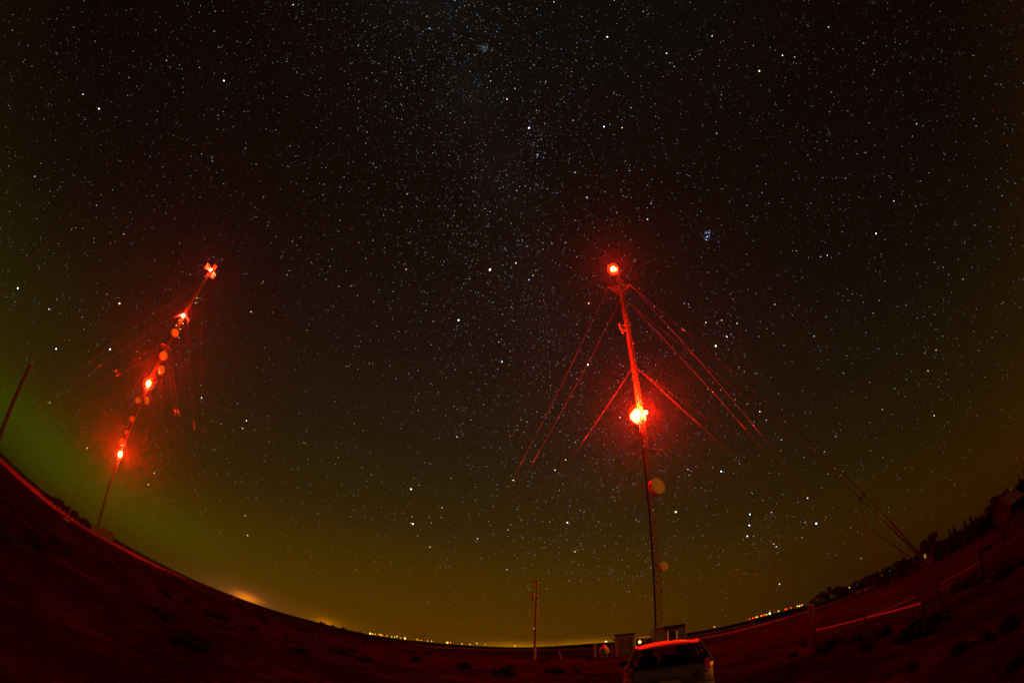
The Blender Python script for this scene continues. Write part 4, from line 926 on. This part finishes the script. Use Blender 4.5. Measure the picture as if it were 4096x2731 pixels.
AZD = Mt('SUBTRACT', 1.0, Mt('MULTIPLY', .72, Mt('MULTIPLY', Mt('SUBTRACT', 1.0, gauss(AZ, 0.0, 70.0)), gauss(EL, 36.0, 25.0))))
q = n.nodes.new('ShaderNodeVectorMath'); q.operation = 'SCALE'; n.links.new(total, q.inputs[0]); n.links.new(AZD, q.inputs[3]); total = q.outputs[0]
# aurora in the north
nz = n.nodes.new("ShaderNodeTexNoise"); nz.inputs["Scale"].default_value = 4.0; nz.inputs["Detail"].default_value = 4
mp = n.nodes.new("ShaderNodeMapping"); mp.inputs["Scale"].default_value = (1, 1, 5); n.links.new(tcw.outputs["Generated"], mp.inputs[0]); n.links.new(mp.outputs[0], nz.inputs["Vector"])
nf = Mt('ADD', .55, Mt('MULTIPLY', nz.outputs["Fac"], .9))
AM = 1.0
total = vadd(total, colmul(Mt('MULTIPLY', Mt('MULTIPLY', gauss(AZ, -58, 26), gauss(EL, 4.6, 3.9)), nf), (.004 * AM, .031 * AM, .0002)))
total = vadd(total, colmul(Mt('MULTIPLY', gauss(AZ, -72, 34), gauss(EL, 10, 11)), (.004 * AM, .006 * AM, .0004)))
# light domes of far towns
for x, y, wa, we, col in ((985, 2392, 1.6, .6, (.80, .19, .004)), (960, 2385, 6, 1.9, (.10, .026, .008)), (1305, 2495, 1.3, .6, (.38, .10, .001)), (1305, 2495, 4.5, 1.6, (.06, .022, 0)), (2070, 2586, 4.0, .6, (.26, .10, .001)), (2350, 2574, 4.0, .55, (.22, .08, .001)), (4050, 1990, 16, 6, (.010, .002, 0))):
    a, e_ = azel(x, y); total = vadd(total, colmul(Mt('MULTIPLY', gauss(AZ, a, wa), gauss(EL, e_, we)), col))
# Milky Way
gp_ = SKYROT @ GPOLE; dv = n.nodes.new("ShaderNodeVectorMath"); dv.operation = 'DOT_PRODUCT'; n.links.new(tcw.outputs["Generated"], dv.inputs[0]); dv.inputs[1].default_value = gp_
n3 = n.nodes.new("ShaderNodeTexNoise"); n3.inputs["Scale"].default_value = 7.0; n3.inputs["Detail"].default_value = 6; n.links.new(tcw.outputs["Generated"], n3.inputs["Vector"])
mwf = Mt('MULTIPLY', gauss(dv.outputs["Value"], 0.0, .10), Mt('MAXIMUM', Mt('MULTIPLY', Mt('SUBTRACT', n3.outputs["Fac"], .33), 2.6), 0.0)); mwf = Mt('MULTIPLY', mwf, Mt('SMOOTH_MAX', Mt('DIVIDE', EL, 70.0), 0.0, .1))
total = vadd(total, colmul(mwf, (.0022, .0022, .0023)))
# unseen town-like glow right and behind, shaped to light dishes and walls
back = Mt('MULTIPLY', gauss(Mt('ABSOLUTE', Mt('SUBTRACT', AZ, 110.0)), 0.0, 15.0), gauss(EL, 4.0, 7.0)); back = Mt('MULTIPLY', back, Mt('GREATER_THAN', AZ, 86.0))
total = vadd(total, colmul(back, (13.0, 3.4, .15)))
n.links.new(total, bg.inputs[0]); bg.inputs[1].default_value = 1.0

# ------------------------------------------------------------------ haze
hm = bpy.data.materials.new("haze_air"); hm.use_nodes = True; n = hm.node_tree; n.nodes.clear()
o_ = n.nodes.new("ShaderNodeOutputMaterial"); pvn = n.nodes.new("ShaderNodeVolumePrincipled"); pvn.inputs["Color"].default_value = (.95, .95, .95, 1)
pvn.inputs["Density"].default_value = .00011; pvn.inputs["Anisotropy"].default_value = .92; n.links.new(pvn.outputs[0], o_.inputs["Volume"]); hm.cycles.volume_sampling = 'EQUIANGULAR'; hm.cycles.homogeneous_volume = True
b = MB(); b.box((0, 0, 55), (2600, 2600, 180)); hz_ = b.build("haze", hm); tag(hz_, "thin night haze glowing round the red lamps", "haze", kind="stuff")

# ------------------------------------------------------------------ render
scene.view_settings.view_transform = 'Standard'; scene.view_settings.look = 'None'; scene.view_settings.exposure = 0; scene.view_settings.gamma = 1
cy = scene.cycles
cy.max_bounces = 5; cy.diffuse_bounces = 2; cy.glossy_bounces = 2; cy.transmission_bounces = 3; cy.transparent_max_bounces = 10; cy.volume_bounces = 0
cy.sample_clamp_indirect = 3.0; cy.use_denoising = True; cy.denoiser = 'OPENIMAGEDENOISE'; cy.use_adaptive_sampling = False
